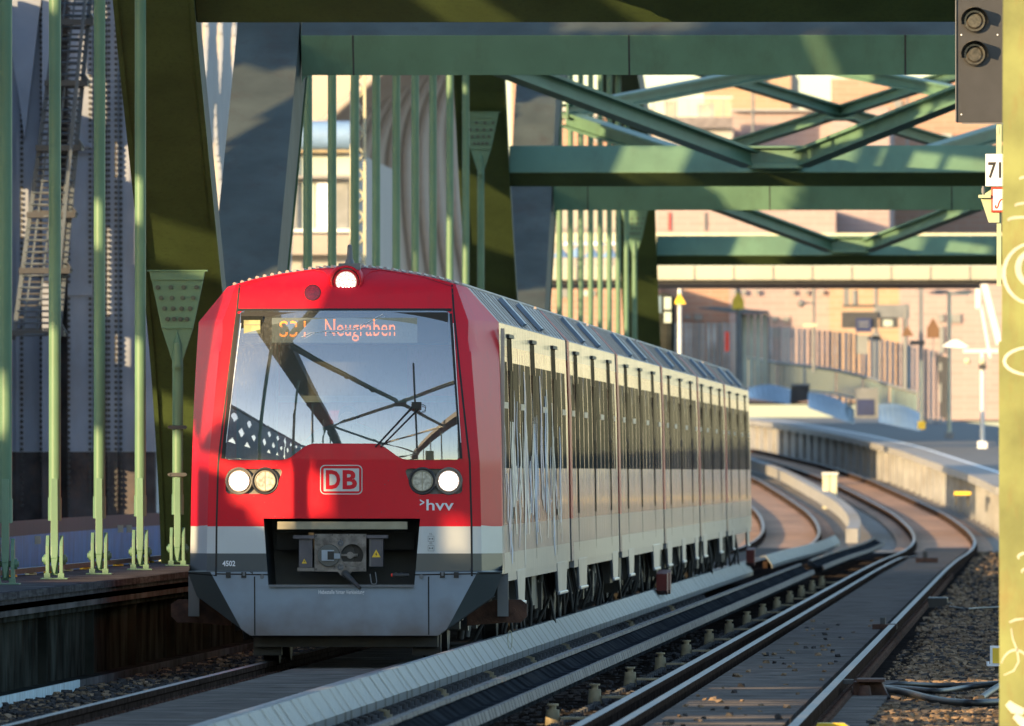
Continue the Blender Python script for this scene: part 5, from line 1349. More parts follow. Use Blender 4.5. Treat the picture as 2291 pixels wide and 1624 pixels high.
b = MB(); x, z = nz(760, 1240); b.cyl((x, .05, z), (x, .9, z), .13, 16); cp = b.build('coupler', 'dark_steel', C1)
c1, c2 = nz(734, 1242.5), nz(786, 1242.3)
ngp([face, circ(c1[0], c1[1], .104), circ(c2[0], c2[1], .104)], YC, .06, 'coupler_face', 'coupler_grey', cp)
b = MB(); b.cyl((c1[0], -.055, c1[1]), (c1[0], .06, c1[1]), .101, 30, r1=.103); b.build('coupler_cone', 'train_grey', None).parent = cp
b = MB(); b.box(c1[0] - .065, c1[0] + .05, -.075, -.05, c1[1] - .05, c1[1] + .05); b.box(c1[0] + .05, c1[0] + .105, -.065, -.05, c1[1] - .03, c1[1] + .018); b.build('cone_block', 'train_skirt', None).parent = cp
b = MB(); b.box(c1[0] - .01, c1[0] + .05, -.078, -.074, c1[1] - .04, c1[1] + .038); b.build('cone_slot', 'black', None).parent = cp
b = MB(); b.cyl((c2[0], .055, c2[1]), (c2[0], .062, c2[1]), .112, 24); b.build('cup_back', 'black', None).parent = cp
b = MB(); b.cyl((c2[0] - .02, .01, c2[1]), (c2[0] - .02, .055, c2[1]), .032, 14); b.box(c2[0] - .105, c2[0] - .03, .0, .03, c2[1] - .008, c2[1] + .012); b.box(c2[0] + .01, c2[0] + .05, .01, .04, c2[1] - .012, c2[1] + .014); b.box(c2[0] - .08, c2[0] + .08, .03, .055, c2[1] - .10, c2[1] - .06); b.build('cup_latch', 'coupler_grey', None).parent = cp
for px, py in ((760, 1215.6), (760, 1269)):
    x, z = nz(px, py); b = MB(); b.tube([(x + .022 * math.cos(R(a)), YC - .006, z + .022 * math.sin(R(a))) for a in range(0, 360, 30)], .006, 6, closed=True); b.cyl((x, YC - .012, z), (x, YC, z), .010, 8); b.build('air_port', 'mast_grey', None).parent = cp
for px, py in ((706, 1199), (813, 1199), (706, 1273), (813, 1273), (747, 1268), (772, 1268), (760, 1208), (742, 1196.5), (779, 1196.5)):
    x, z = nz(px, py); b = MB(); b.cyl((x, YC - .008, z), (x, YC, z), .007, 6); b.build('face_bolt', 'dark_steel', None).parent = cp
b = MB(); a1, a2 = nz(771, 1284), nz(806, 1316); b.cyl((a1[0], -.03, a1[1]), (a2[0], -.22, a2[1]), .030, 12, r1=.016); b.cyl((a1[0], .02, a1[1]), (a1[0], -.035, a1[1]), .038, 12); b.build('horn_rod', 'dark_steel', None).parent = cp
pb(667, 1206, 697, 1269, -.02, .25, 'contact_box', 'box_grey'); pb(824.4, 1205.6, 855, 1267.4, -.02, .25, 'contact_box', 'box_grey')
pb(654.4, 1197.7, 701.5, 1205, -.05, .2, 'contact_flap', 'box_grey'); pb(818.4, 1197, 866, 1204, -.05, .2, 'contact_flap', 'box_grey'); pb(663.7, 1270, 701.5, 1278, -.04, .15, 'support_bracket', 'coupler_grey')
pb(824.6, 1207, 829, 1267, -.026, .1, 'riveted_strip', 'cover_light')
for (cx, cy, r_) in ((679, 1256, .024), (840, 1239, .040)):
    x, z = nz(cx, cy); b = MB(); b.add([(x - r_, -.023, z - r_ * .8), (x + r_, -.023, z - r_ * .8), (x, -.023, z + r_)], [(0, 1, 2)]); b.build('warning_triangle', 'yellow', C1, fix=False)
    b = MB(); b.add([(x + r_ * .12, -.025, z + r_ * .45), (x - r_ * .25, -.025, z - r_ * .15), (x + r_ * .02, -.025, z - r_ * .12), (x - r_ * .1, -.025, z - r_ * .65), (x + r_ * .3, -.025, z + r_ * .02), (x + r_ * .06, -.025, z + r_ * .02)], [(0, 1, 2, 5), (2, 3, 4, 5)]); b.build('flash_symbol', 'ink', C1, fix=False)
b = MB(); pts = [nz(*p) for p in ((826, 1284), (829, 1304), (833, 1308), (840, 1306), (841, 1300), (838, 1280))]; b.tube([(x, -.01, z) for x, z in pts], .006, 6); b.build('hook_loop', 'mast_grey', C1)
x, z = nz(884, 1287); b = MB(); b.cyl((x - .03, .0, z), (x + .12, .0, z), .018, 10); b.cyl((x - .01, .0, z), (x + .01, .0, z), .026, 10); b.cyl((x + .04, .0, z), (x + .06, .0, z), .024, 10); b.build('hose_coupling', 'dark_steel', C1)
b = MB(); b.cyl((x - .045, 0, z), (x - .03, 0, z), .016, 8); b.build('hose_cap', 'sign_red', C1)
# collector shoes at the corners
for s in (-1, 1):
    b = MB(); X = s * 1.44
    b.box(X - .05, X + .05, 1.0, 1.06, .42, .80); sh_ = b.build('shoe_bracket', 'mast_grey', C1)
    b = MB(); b.prism([(s * 1.10, .33), (s * 1.44, .36), (s * 1.60, .36), (s * 1.66, .42), (s * 1.66, .53), (s * 1.60, .575), (s * 1.36, .575), (s * 1.10, .46)], 'y', 1.15, 1.30); b.cyl((s * 1.52, 1.13, .47), (s * 1.52, 1.15, .47), .035, 12); b.build('collector_shoe', 'rust_steel', C1)
b = MB(); b.tube([(1.50 + .02 * math.cos(a), 1.2, .20 + .09 * math.sin(a)) for a in [R(30 * i) for i in range(12)]], .004, 5, closed=True); b.build('cable_loop', 'mast_cream', C1)
b = MB(); b.box(-.85, .85, .55, .75, .14, .30)
for s in (-1, 1): b.box(s * .74 - .13, s * .74 + .13, .75, .95, -.0 + .06, .35)
b.build('rail_guard', 'dark_steel', C1)

# ================================================================== STATION AND TOWN BEYOND
ZP = 1.12
def plat_edge(D): return shf(D) - 1.71 + .93
t = empty('station_platform', (plat_edge(520), 520, rse(520)), 'curved pale concrete station platform on the right beyond the bridge', 'platform')
Ds = list(range(446, 470, 4)) + list(range(470, 760, 10))
m = MB(); m.loft([[(plat_edge(D) - .12, D, rse(D) + ZP - .22), (plat_edge(D) - .12, D, rse(D) + ZP), (plat_edge(D) + .9, D, rse(D) + ZP + .004), (plat_edge(D) + .9, D, rse(D) + ZP - .22)] for D in Ds], 0, True, False, True)
sub(m.build('edge_slab', 'concrete'), t)
m = MB(); m.loft([[(plat_edge(D) + .9, D, rse(D) + ZP + .0), (plat_edge(D) + 1.05, D, rse(D) + ZP + .003)] for D in Ds], 0, False); sub(m.build('guide_strip', 'sign_white', fix=False), t)
m = MB(); m.loft([[(plat_edge(D) + 1.05, D, rse(D) + ZP - .3), (plat_edge(D) + 1.05, D, rse(D) + ZP), (plat_edge(D) + 8.5, D, rse(D) + ZP + .0), (plat_edge(D) + 8.5, D, rse(D) + ZP - .3)] for D in Ds], 0, True, False, True); sub(m.build('surface', 'asphalt'), t)
m = MB(); m.loft([[(plat_edge(D) + .15, D, rse(D) - .3), (plat_edge(D) + .15, D, rse(D) + ZP - .2)] for D in Ds], 0, False)
D = 448
while D < 740:
    m.box(plat_edge(D) - .02, plat_edge(D) + .2, D, D + 1.1, rse(D) - .3, rse(D) + ZP - .22); D += 7.5
sub(m.build('face_wall', 'concrete', fix=False), t)
def ped(px, D):                  # foot of a thing standing on the platform
    return (xat(px, D), D, rse(D) + ZP)
def Dbase(py):                   # distance at which the platform surface shows at picture height py
    D = 460
    while D < 740 and VY - (rse(D) + ZP - CH) * FPX / D > py: D += 1
    return D
def post(px, y0, y1, w, m_, name, label, cat, group=None, D=None, foot=None):
    D = D or Dbase(y1); z0, z1 = zat(y1, D), zat(y0, D); X = xat(px, D); r = w * D / FPX / 2
    t = empty(name, (X, D, z0), label, cat, group); b = MB(); b.cyl((X, D, z0), (X, D, z1), r, 10); sub(b.build('pole', m_), t)
    if foot: b = MB(); b.box(X - r * 2.2, X + r * 2.2, D - r * 2.2, D + r * 2.2, z0, z0 + .25); sub(b.build('foot', foot), t)
    return t, D
def plate(t, D, x0, y0, x1, y1, nm, mt, d=.0, th=.12):
    b = MB(); b.box(xat(x0, D), xat(x1, D), D + d - th, D + d, zat(y1, D), zat(y0, D)); return sub(b.build(nm, mt), t)
def poly(t, D, pts, nm, mt, d=0., th=.1):
    b = MB(); b.prism([(xat(x, D), zat(y, D)) for x, y in pts], 'y', D + d - th, D + d); return sub(b.build(nm, mt), t)
t, D = post(2124, 652, 982, 9, 'mast_cream', 'lamp_post', 'tall cream double-headed platform lamp post in sunlight', 'lamp post', foot='concrete')
poly(t, D, [(2074, 656), (2100, 648), (2122, 650), (2122, 657), (2100, 659)], 'lamp_head', 'mast_grey'); poly(t, D, [(2138, 652), (2168, 648), (2184, 655), (2138, 658)], 'lamp_head', 'mast_grey'); plate(t, D, 2120, 654, 2170, 660, 'arm', 'mast_cream')
t, D = post(2062, 632, 960, 8, 'mast_cream', 'catenary_post', 'thin dark post with yellow lit lower part left of the tall lamp post', 'post', foot='yellow', D=515)
plate(t, D, 2056, 632, 2066, 806, 'upper_unlit', 'mast_grey', -.2); plate(t, D, 2036, 762, 2070, 772, 'crossbar', 'sign_dark', -.25)  # pole's sunlit lower part is put into its cream colour; grey covers the rest
t, D = post(1960, 634, 908, 9, 'mast_grey', 'catenary_post', 'dark post standing behind the platform sign boards', 'post')
plate(t, D, 1950, 745, 1969, 908, 'lower_sleeve', 'mast_grey', -.3); plate(t, D, 1940, 752, 1972, 762, 'crossbar', 'sign_dark', -.3)
t, D = post(1821, 634, 832, 7, 'mast_grey', 'signal_post', 'slim post with small side arms in front of the pink facade', 'post', D=600)
plate(t, D, 1790, 676, 1820, 680, 'arm', 'mast_grey'); b = MB(); c = at(1793, 679, D); b.sphere((c.x, c.y - .3, c.z), .14); sub(b.build('horn', 'mast_grey'), t); plate(t, D, 1797, 724, 1828, 731, 'lamp_row', 'mast_cream')
t, D = post(2198, 785, 1003, 10, 'mast_white', 'lamp_post', 'white sunlit lamp post beside the green pillar', 'lamp post', foot='sign_white')
plate(t, D, 2155, 781, 2235, 789, 'crossarm', 'mast_white'); poly(t, D, [(2108, 775), (2128, 762), (2140, 760), (2152, 766), (2168, 776), (2150, 778)], 'lamp_shade', 'sign_white')
for px in (2165, 2199): c = at(px, 808, D); b = MB(); b.sphere((c.x, c.y - .2, c.z), .12); sub(b.build('lamp_globe', 'mast_cream'), t)
plate(t, D, 2190, 815, 2207, 826, 'collar', 'sign_dark', -.1)
t, D = post(1521, 632, 800, 9, 'mast_white', 'warning_post', 'white post carrying a bright yellow triangle sign', 'sign post', D=470)
poly(t, D, [(1521, 655), (1535, 680), (1508, 680)], 'triangle_sign', 'yellow', -.2)
t, D = post(1652, 632, 862, 9, 'mast_grey', 'warning_post', 'grey post carrying a dark yellow house-shaped sign', 'sign post', D=640)
plate(t, D, 1647, 700, 1659, 862, 'lower_sleeve', 'mast_grey', .1)
poly(t, D, [(1652, 652), (1665, 672), (1665, 692), (1639, 692), (1639, 672)], 'house_sign', 'yellow', -.25)
t, D = post(2027, 690, 870, 7, 'mast_grey', 'warning_post', 'grey post with a brown triangle seen from behind', 'sign post', D=560)
poly(t, D, [(2030, 728), (2045, 752), (2017, 752)], 'triangle_sign', 'brown_sign', -.2)
t, D = post(2088, 756, 800, 3, 'mast_grey', 'warning_post', 'brown house-shaped sign on a thin post right of the brown triangle', 'sign post', D=540)
poly(t, D, [(2088, 711), (2102, 735), (2102, 756), (2074, 756), (2074, 735)], 'house_sign', 'brown_sign', -.2)
# sign bridge with departure boards
t, D = post(2026, 680, 872, 11, 'mast_grey', 'departure_board', 'dark hanging departure boards with a blue station sign on a grey frame', 'sign', D=575)
plate(t, D, 1884, 698, 1965, 734, 'board', 'sign_dark', -.2, .3); plate(t, D, 1960, 682, 2036, 712, 'board', 'mast_grey', -.1, .3); plate(t, D, 1968, 710, 2010, 733, 'board', 'sign_dark', -.25, .3); plate(t, D, 1977, 716, 1998, 730, 'screen', 'win_bright', -.56, .02)
plate(t, D, 1886, 682, 1960, 687, 'frame_bar', 'sign_dark', -.2); plate(t, D, 1915, 712, 1951, 743, 'station_sign', 'sign_blue', -.55, .05); plate(t, D, 1921, 720, 1944, 723, 'lettering', 'mast_grey', -.61, .01); plate(t, D, 1921, 728, 1944, 731, 'lettering', 'mast_grey', -.61, .01)
plate(t, D, 1888, 640, 1900, 684, 'hanger_bar', 'mast_grey', .2); c = at(1913, 665, D); b = MB(); b.cyl((c.x, c.y, c.z - .3), (c.x, c.y, c.z + .25), .10, 8); sub(b.build('camera', 'mast_grey'), t)
plate(t, D, 1918, 750, 1942, 792, 'info_case', 'cover_grey', -.3)
# furniture on the platform
t = empty('ticket_machine', ped(1937, 590), 'grey-blue box cabinet on the platform below the sign boards', 'cabinet'); plate(t, 590, 1914, 868, 1966, 935, 'housing', 'mast_grey', 0, .8); plate(t, 590, 1918, 893, 1957, 930, 'front', 'sign_blue', -.81, .02)
t = empty('waste_bin', ped(1790, 630), 'dark low box on the platform near the glass railing', 'bin'); poly(t, 630, [(1771, 862), (1812, 862), (1808, 896), (1768, 902)], 'housing', 'concrete_dark', 0, .8); plate(t, 630, 1770, 858, 1813, 864, 'lid', 'concrete', 0, .9)
t = empty('information_stele', ped(2107, 545), 'tall dark information stele beside the tall lamp post', 'stele'); poly(t, 545, [(2096, 792), (2122, 800), (2119, 942), (2104, 930)], 'panel', 'sign_dark'); plate(t, 545, 2101, 812, 2108, 830, 'notice', 'cover_grey', -.11, .01); plate(t, 545, 2101, 858, 2107, 900, 'notice', 'cover_grey', -.11, .01)
# glass railing along the platform back
t = empty('glass_railing', (xat(1850, 620), 620, 4), 'teal glass railing with light handrail along the platform back', 'railing')
gl = [(1672, 832, 862, 700), (1740, 836, 866, 680), (1800, 838, 870, 660), (1870, 846, 878, 640), (1930, 858, 892, 615), (1990, 872, 915, 590), (2055, 890, 945, 565)]
top = [(1672, 800), (1740, 812), (1800, 818), (1870, 828), (1930, 842), (1990, 862), (2055, 880)]
for i in range(len(gl) - 1):
    (xa, ya, ba, Da), (xb, yb, bb, Db) = gl[i], gl[i + 1]; b = MB(); P = [at(xa + 2, ba, Da), at(xb - 2, bb, Db), at(xb - 2, top[i + 1][1], Db), at(xa + 2, top[i][1], Da)]
    b.add(P + [p + Vector((0, .05, 0)) for p in P], [(0, 1, 2, 3), (7, 6, 5, 4), (0, 1, 5, 4), (3, 2, 6, 7)]); sub(b.build('pane', 'glass_rail'), t)
    b = MB(); P = [at(xa, ba, Da - 1), at(xb, bb, Db - 1), at(xb, bb + 6, Db - 1), at(xa, ba + 6, Da - 1)]; b.add(P, [(0, 1, 2, 3)]); sub(b.build('base_rail', 'mast_white', fix=False), t)
b = MB(); b.tube([at(x, y, g[3] - .3) for (x, y), g in zip(top, gl)], .07, 6); sub(b.build('handrail', 'cover_grey'), t)
t = empty('blue_reflection', (xat(1850, 600), 600, 3), 'row of curved blue bands painted as the glass reflection below the teal railing', 'glass screen')  # blue reflection of the railing glass, put in as coloured bands
for (x0, ya, yb, x1, yc, yd, D) in ((1675, 868, 890, 1770, 872, 905, 650), (1808, 878, 912, 1912, 915, 950, 610), (1966, 905, 945, 2060, 925, 965, 560)):
    n = 8; L1, L2 = [], []
    for i in range(n + 1):
        f = i / n; px = x0 + (x1 - x0) * f; bow = -10 * math.sin(math.pi * f); L1.append(at(px, ya + (yc - ya) * f + bow, D)); L2.append(at(px, yb + (yd - yb) * f, D - 2))
    b = MB(); b.add(L1 + L2, [(i, i + 1, n + 2 + i, n + 1 + i) for i in range(n)]); sub(b.build('screen', 'glass_blue', fix=False), t)
# slatted noise barrier behind
t = empty('slat_fence', (xat(1800, 700), 700, 6), 'tall fence of pale vertical slats between platform and pink facade', 'fence')
sl_ = [(1505, 722, 812), (1640, 722, 815), (1720, 730, 830), (1900, 745, 850), (2000, 765, 870), (2110, 790, 910)]
random.seed(5); px = 1506.
while px < 2110:
    yt = lerp_tab([(a, b_) for a, b_, c in sl_], px); yb = lerp_tab([(a, c) for a, b_, c in sl_], px) + 60; w = random.uniform(5, 9)
    if not 1655 < px < 1718: b = MB(); b.box(xat(px, 700), xat(px + w, 700), 700, 700.4, zat(yb, 700), zat(yt + random.uniform(-1, 1), 700)); sub(b.build('slat', random.choice(('plank_grey', 'plank_grey', 'wall_cream', 'mast_grey'))), t)
    px += w + random.uniform(2.5, 6)
plate(t, 699, 1622, 742, 1632, 786, 'red_panel', 'sign_red')
t = empty('platform_shelter', (xat(1690, 680), 680, 5), 'glass platform shelter with thin dark roof left of the slat fence', 'shelter')
poly(t, 680, [(1565, 690), (1600, 687), (1722, 697), (1722, 702), (1640, 700)], 'roof', 'mast_grey', 0, 3.)
for x0 in (1662, 1676, 1691, 1706): plate(t, 680, x0, 703, x0 + 11, 868, 'pane', 'win_bright', 0, .1)
for x0 in (1659, 1719): plate(t, 680, x0, 700, x0 + 3, 868, 'post', 'mast_grey', 0, .2)
# overbridge deck crossing behind the last arch
t = empty('road_overbridge', (xat(1800, 440), 440, 7), 'cream concrete overbridge deck with dark underside crossing above the station', 'overbridge')
b = MB(); b.box(xat(1180, 440), xat(2600, 440), 440, 449, zat(627, 440), zat(594, 440)); sub(b.build('deck_edge', 'deck_cream', bevel=.04), t)
b = MB(); b.box(xat(1180, 440), xat(2190, 440), 440.2, 452, zat(634.5, 440), zat(627.2, 440)); sub(b.build('soffit', 'black'), t)
k = 0
for px in range(1200, 2560, 88): b = MB(); b.box(xat(px, 440), xat(px + 2, 440), 439.97, 440, zat(626, 440), zat(595, 440)); sub(b.build('joint', 'concrete'), t)
b = MB(); b.box(xat(1180, 440), xat(2600, 440), 441, 441.1, zat(540, 440), zat(520, 440)); sub(b.build('parapet_cap', 'mast_cream'), t)
b = MB(); b.box(xat(1460, 440), xat(2600, 440), 441.3, 441.35, zat(594, 440), zat(540, 440)); sub(b.build('parapet_glass', 'win_bright'), t)
# white slanted frame at far right
t = empty('white_strut_frame', (xat(2210, 470), 470, 5), 'white slanted steel struts in sunlight beside the green pillar', 'strut frame')
for (x0, y0, x1, y1, w) in ((2192, 596, 2236, 770, 14), (2188, 640, 2188, 690, 12), (2180, 600, 2215, 800, 6)):
    b = MB(); b.beam(at(x0, y0, 470), at(x1, y1, 470), w * 470 / FPX, w * 470 / FPX); sub(b.build('strut', 'mast_white'), t)
# dark vehicle-like cabin at the end of the leg
t = empty('equipment_cabin', (xat(1488, 400), 400, 3), 'dark green cabin with rounded windows behind the farthest arch leg', 'cabin')
b = MB(); b.box(xat(1466, 400), xat(1506, 400), 400, 402, rse(400) - .2, zat(656, 400)); sub(b.build('body', 'girder_dark', bevel=.15), t)
for y0, y1 in ((664, 692), (698, 722)): plate(t, 400, 1486, y0, 1502, y1, 'window', 'win_bright', -.001, .03)
plate(t, 400, 1470, 662, 1480, 700, 'window', 'glass_blue', -.001, .03)
# marker cabinet in the curve
t = empty('trackside_cabinet', (xat(1857, 520), 520, .5), 'pale trackside cabinet standing between the curving rails', 'cabinet')
z0 = zat(1122, 520)
b = MB(); b.box(xat(1841, 520), xat(1873, 520), 520, 520.6, z0 - .4, zat(1062, 520)); sub(b.build('housing', 'mast_cream', bevel=.02), t); b = MB(); b.box(xat(1839, 520), xat(1875, 520), 519.9, 520.7, zat(1062, 520), zat(1057, 520)); sub(b.build('lid', 'mast_white'), t)
b = MB(); b.box(xat(1855, 520), xat(1857, 520), 519.98, 520, zat(1118, 520), zat(1064, 520)); sub(b.build('door_gap', 'mast_grey'), t)
t = empty('buffer_frame', (xat(2160, 470), 470, 0), 'dark low frame with yellow top beside the right curve', 'frame')
plate(t, 470, 2135, 1100, 2172, 1107, 'top', 'yellow', 0, .5); plate(t, 470, 2137, 1107, 2142, 1130, 'leg', 'dark_steel'); plate(t, 470, 2164, 1107, 2169, 1132, 'leg', 'dark_steel')
for (px, py, D, s, lb) in ((1975, 1352, 190, 1., 'small rusty track device on the grey boards of the right track'), (2070, 1262, 330, 1.6, 'dark track device between the rails at the start of the curve')):
    zz = rse(D) - .055; X = xat(px, D); t = empty('track_device', (X, D, zz), lb, 'track device'); b = MB(); b.box(X - .12 * s, X + .16 * s, D, D + .8, zz, zz + .06 * s); sub(b.build('base', 'rust_steel'), t); b = MB(); b.box(X - .03 * s, X + .03 * s, D, D + .3, zz + .06 * s, zz + .14 * s); sub(b.build('head', 'dark_steel'), t)

# ------------------------------------------------------------------ buildings
def building(D, x0, x1, y0, y1, mt, label, depth=30, name='apartment_building', group='buildings behind the station', wins=(), extra=()):
    t = empty(name, (xat((x0 + x1) / 2, D), D, zat(y1, D)), label, 'building', group)
    b = MB(); b.box(xat(x0, D), xat(x1, D), D, D + depth, zat(y1, D), zat(y0, D)); sub(b.build('wall', mt), t)
    for (a, b0, c, d, m_) in wins: plate(t, D, a, b0, c, d, 'window', m_, .0, .15)
    for (a, b0, c, d, nm, m_, dd) in extra: plate(t, D, a, b0, c, d, nm, m_, dd, .5)
    return t
DB = 860.
building(DB, 1635, 1860, 246, 900, 'brick_pink', 'pink brick building in the centre right with cream parapet step', wins=[(1717, 330, 1775, 345, 'win_bright')], extra=[(1635, 244, 1862, 249, 'parapet', 'wall_cream', -.1)])
building(DB + 40, 1575, 1770, 150, 400, 'brick_ochre', 'tall ochre building behind the pink one with a flat roof', extra=[(1575, 166, 1700, 182, 'parapet', 'roof_slate', -.1)])
building(DB - 8, 1860, 1990, 238, 900, 'brick_pink', 'pink facade wall right of the lamp mast', wins=[(1690 + 5, 703, 1740, 750, 'win_glass')] and [(1935, 330, 1975, 345, 'win_bright')])
building(DB + 25, 1860, 2260, 176, 760, 'brick_orange', 'orange brick tower block behind the crossing braces', wins=[(2000 + 40 * i, 225 + 0 * i, 2018 + 40 * i, 240, 'win_glass') for i in range(4)] + [(2080, 300, 2130, 325, 'win_bright')])
building(DB - 20, 1470, 1632, 632, 900, 'brick_orange', 'orange wall below the overbridge at left', wins=[(1532, 704, 1545, 714, 'win_glass'), (1553, 703, 1572, 716, 'win_glass')])
building(DB - 22, 1632, 1856, 560, 900, 'brick_pink', 'long pink brick wall behind the slat fence', wins=[(1728, 708, 1740, 720, 'win_glass'), (1752, 708, 1766, 720, 'win_glass'), (1728, 735, 1742, 755, 'win_glass'), (1752, 735, 1768, 755, 'win_glass')])
building(DB - 24, 1856, 2012, 560, 900, 'brick_ochre', 'ochre wall section behind the departure boards')
building(DB - 26, 2012, 2320, 560, 940, 'brick_pink', 'pink brick wall at far right behind the lamp posts', wins=[(2098, 702, 2112, 720, 'win_glass'), (2125, 702, 2150, 722, 'win_glass'), (2100, 730, 2112, 790, 'win_glass')])
t = building(DB - 5, 1462, 1640, 285, 640, 'wall_cream', 'cream building with dark roof terrace and pale railing', wins=[(1500, 345, 1540, 380, 'win_glass'), (1560, 345, 1600, 380, 'win_glass')], extra=[(1462, 262, 1640, 286, 'roof', 'roof_slate', -.2)])
for k in range(34): plate(t, DB - 5, 1462 + k * 5.2, 218, 1464 + k * 5.2, 262, 'railing_bar', 'mast_cream' if k % 5 else 'plank_grey', -.3)
plate(t, DB - 5, 1462, 216, 1640, 219, 'railing_rail', 'mast_white', -.3); plate(t, DB + 2, 1490, 225, 1515, 262, 'terrace_hut', 'mast_grey', -.3); plate(t, DB + 2, 1560, 232, 1600, 262, 'terrace_hut', 'plank_grey', -.3)
building(DB - 12, 1470, 1870, 470, 560, 'brick_pink', 'low pink building behind the overbridge parapet', wins=[(1496, 475, 1499, 515, 'sign_red'), (1575, 475, 1579, 515, 'win_glass')])
building(DB + 4, 1144, 1162, 180, 350, 'brick_orange', 'narrow strip of orange facade beside the middle grey arch leg')
building(DB + 5, 1230, 1462, 258, 420, 'brick_orange', 'orange building seen between the braces on the left', wins=[(1262, 252, 1290, 272, 'win_bright'), (1330, 300, 1345, 320, 'win_glass')], extra=[(1230, 240, 1462, 262, 'parapet', 'wall_cream', -.2)])
building(DB - 30, 1180, 1470, 628, 900, 'brick_orange', 'orange wall seen between the rods beside the train roof', wins=[(1256, 640, 1275, 665, 'win_glass'), (1300, 650, 1330, 662, 'win_bright')])
building(DB + 8, 1180, 1480, 470, 640, 'wall_cream', 'cream building behind the rods of the farthest arch', extra=[(1180, 510, 1480, 530, 'cornice', 'concrete', -.3)])
for (t0, D0, rows, cols) in ((1640, 838, (655, 668), (1640, 1660, 1690, 1770, 1800, 1835)),):
    t = empty('wall_vents', at(1740, 690, D0), 'row of small dark openings in the long pink wall', 'wall openings')
    for y in (648,):
        for x in cols: plate(t, D0, x, y, x + 9, y + 10, 'opening', 'win_glass', -.2)
# cafe terrace with parasols on the overbridge
for k, px in enumerate((1255, 1290, 1325, 1365, 1400)):
    t = empty('blue_parasol', (xat(px, 450), 450, 7), 'blue parasol on the terrace, number %s from the left between the rods' % ('one', 'two', 'three', 'four', 'five')[k], 'parasol', 'blue parasols on the terrace')
    c = at(px, 566, 450); b = MB(); n = 8; b.add([(c.x, c.y, c.z + .18)] + [(c.x + .24 * math.cos(R(45 * i)), c.y + .24 * math.sin(R(45 * i)), c.z - .12) for i in range(8)], [(0, i + 1, (i + 1) % 8 + 1) for i in range(8)]); sub(b.build('canopy', 'roof_blue', fix=False), t)
    b = MB(); b.cyl((c.x, c.y, zat(594, 450)), (c.x, c.y, c.z + .15), .02, 6); sub(b.build('pole', 'mast_grey'), t)
for k, px in enumerate((1275, 1305, 1338, 1372)):
    t = empty('white_parasol', (xat(px, 452), 452, 7), 'white parasol behind the blue ones, number %s from the left' % ('one', 'two', 'three', 'four')[k], 'parasol', 'white parasols on the terrace')
    c = at(px, 540, 452); b = MB(); b.add([(c.x, c.y, c.z + .16)] + [(c.x + .2 * math.cos(R(45 * i)), c.y + .2 * math.sin(R(45 * i)), c.z - .10) for i in range(8)], [(0, i + 1, (i + 1) % 8 + 1) for i in range(8)]); sub(b.build('canopy', 'umbrella_white', fix=False), t)
    b = MB(); b.cyl((c.x, c.y, zat(594, 452)), (c.x, c.y, c.z + .12), .02, 6); sub(b.build('pole', 'mast_grey'), t)
# street lamps before the facades
for px, y0, lb in ((1685, 190, 'dark street lamp with round head in front of the pink building'), (2030, 205, 'dark street lamp behind the right brace crossing')):
    D = 700; t = empty('street_lamp', at(px, 345, D), lb, 'street lamp', 'street lamps before the facades'); b = MB(); b.cyl(at(px, 460, D), at(px, y0, D), .055, 8); sub(b.build('pole', 'mast_grey'), t); b = MB(); b.sphere(at(px, y0, D), .20, n=10, sz=.8); sub(b.build('lamp_head', 'mast_grey'), t)
# tan building with blue roof band seen through the middle bay
DT = 470.
t = building(DT, 560, 786, 335, 700, 'wall_cream', 'cream building with blue roof band seen through the middle arch', name='office_building', group=None,
    wins=[(560, 350, 786, 392, 'win_bright'), (640, 408, 674, 512, 'win_glass'), (676, 408, 705, 512, 'win_bright'), (708, 408, 735, 512, 'umbrella_white'), (738, 408, 780, 512, 'win_glass'), (560, 408, 636, 512, 'win_glass')], extra=[(560, 512, 786, 520, 'sill', 'mast_white', -.2), (560, 392, 786, 399, 'ledge', 'concrete', -.2), (560, 525, 786, 570, 'plinth', 'tin_tan_rib', -.3)])
b = MB(); c0, c1_ = at(560, 303, DT), at(784, 303, DT); b.cyl((c0.x, DT - .2, c0.z), (c1_.x, DT - .2, c1_.z), .42, 16); sub(b.build('roof_edge', 'roof_blue'), t); plate(t, DT, 560, 335, 786, 341, 'eave', 'insulator', -.3, .3)
plate(t, DT, 648, 340, 652, 700, 'corner_post', 'tin_tan', -.4)
building(620, 560, 760, 226, 420, 'tin_tan_rib', 'brown grey building behind the blue roof band', name='warehouse', group=None)
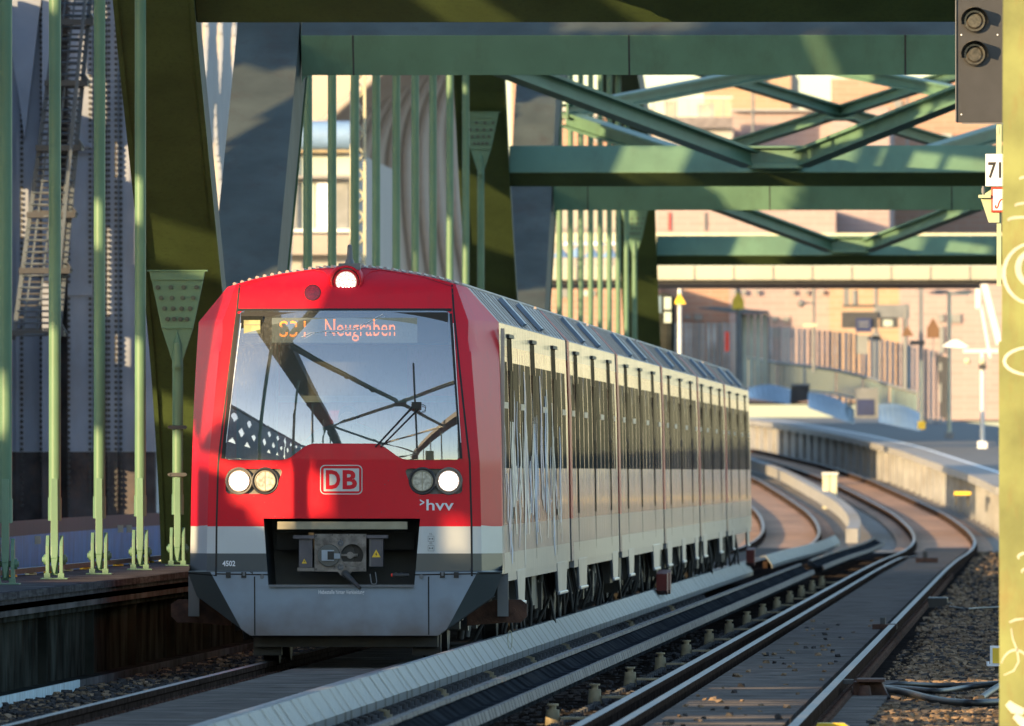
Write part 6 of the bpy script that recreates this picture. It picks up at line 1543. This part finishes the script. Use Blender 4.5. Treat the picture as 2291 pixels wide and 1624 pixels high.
# ribbed round hall wall
t = empty('ribbed_hall', (-22, 566, 10), 'tan ribbed curved metal shell of the round station hall behind the rods', 'hall')
def hall_curve(k, ext=0.):       # upright below, bending to the right above
    pk = 600 + k * 34.; yk = 525 - (pk - 609) * .577; out = []
    for i in range(34):
        v = 420 - i * 24      # picture units above the waist, falling
        if v > 0:
            r = 330.; dx = r - math.sqrt(max(0, r * r - v * v)) if v < 250 else (r - math.sqrt(r * r - 250 * 250)) + (v - 250) * 1.15
        else: dx = (v / 330.) ** 2 * 34
        out.append(at(pk + dx, yk - v, 566 + k * 1.1) + Vector((0, ext, 0)))
    return out
K = 14
for k in range(K):
    r0, r1 = hall_curve(k), hall_curve(k + 1)
    b = MB(); b.loft([r0, r1], 0, False, True); sub(b.build('cladding', 'tin_tan', fix=False), t)
    b = MB(); b.tube([p + Vector((0, -.25, 0)) for p in r0], .17, 8); sub(b.build('rib', 'tin_tan_rib'), t)
b = MB(); b.box(-46, -24, 588, 667, 0, 20); b.prism([(-46, 20), (-24, 20), (-27, 23.5), (-35, 25), (-43, 23.5)], 'y', 588, 667); sub(b.build('hall_shade_mass', 'tin_tan'), t)  # hidden block added behind the shell to shade the platform
# pale masts in front of the hall
for px, lb in ((785, 'pale yellow lattice mast between the second and third rod of the middle bay'), (815, 'pale lattice mast left of the fourth rod of the middle bay')):
    D = 330; t = empty('lattice_mast', (xat(px, D), D, -1), lb, 'mast', 'pale masts behind the middle bay'); w = 6 * D / FPX / 2
    b = MB(); X = xat(px, D); b.box(X - w, X + w, D, D + .1, -2, 14); sub(b.build('upright', 'mast_cream'), t)
    if px == 815:
        b = MB()
        for k in range(30): z = 1 + k * .42; b.beam((X - .02, D + .05, z), (X - .16, D + .3, z + .22), .03, .03); b.beam((X - .16, D + .3, z + .22), (X - .02, D + .05, z + .42), .03, .03)
        sub(b.build('lacing', 'mast_cream'), t)

# wooded far banks added behind and beside the camera, unseen, to darken reflections
random.seed(11); m = MB(); n = 240; rings = [[], [], [], []]
for i in range(n + 1):
    a = R(-70 + 230 * i / n) ; d0 = 420 + 60 * math.sin(i * .21); h = -9 + 17 + 6 * math.sin(i * .37) * math.sin(i * .11) + random.uniform(-2.5, 2.5)
    for k, (dd, hh) in enumerate(((0, -9.5), (4, -9 + (h + 9) * .7), (16, h), (46, -9.5))): rings[k].append((math.cos(a) * (d0 + dd) + 0, -math.sin(a) * (d0 + dd) + 60, hh))
m.loft(rings, 0, False, True); tag(m.build('added_bank_woods', 'leaf', fix=False), 'unseen wooded river bank behind the camera, added to darken reflections', kind='stuff')
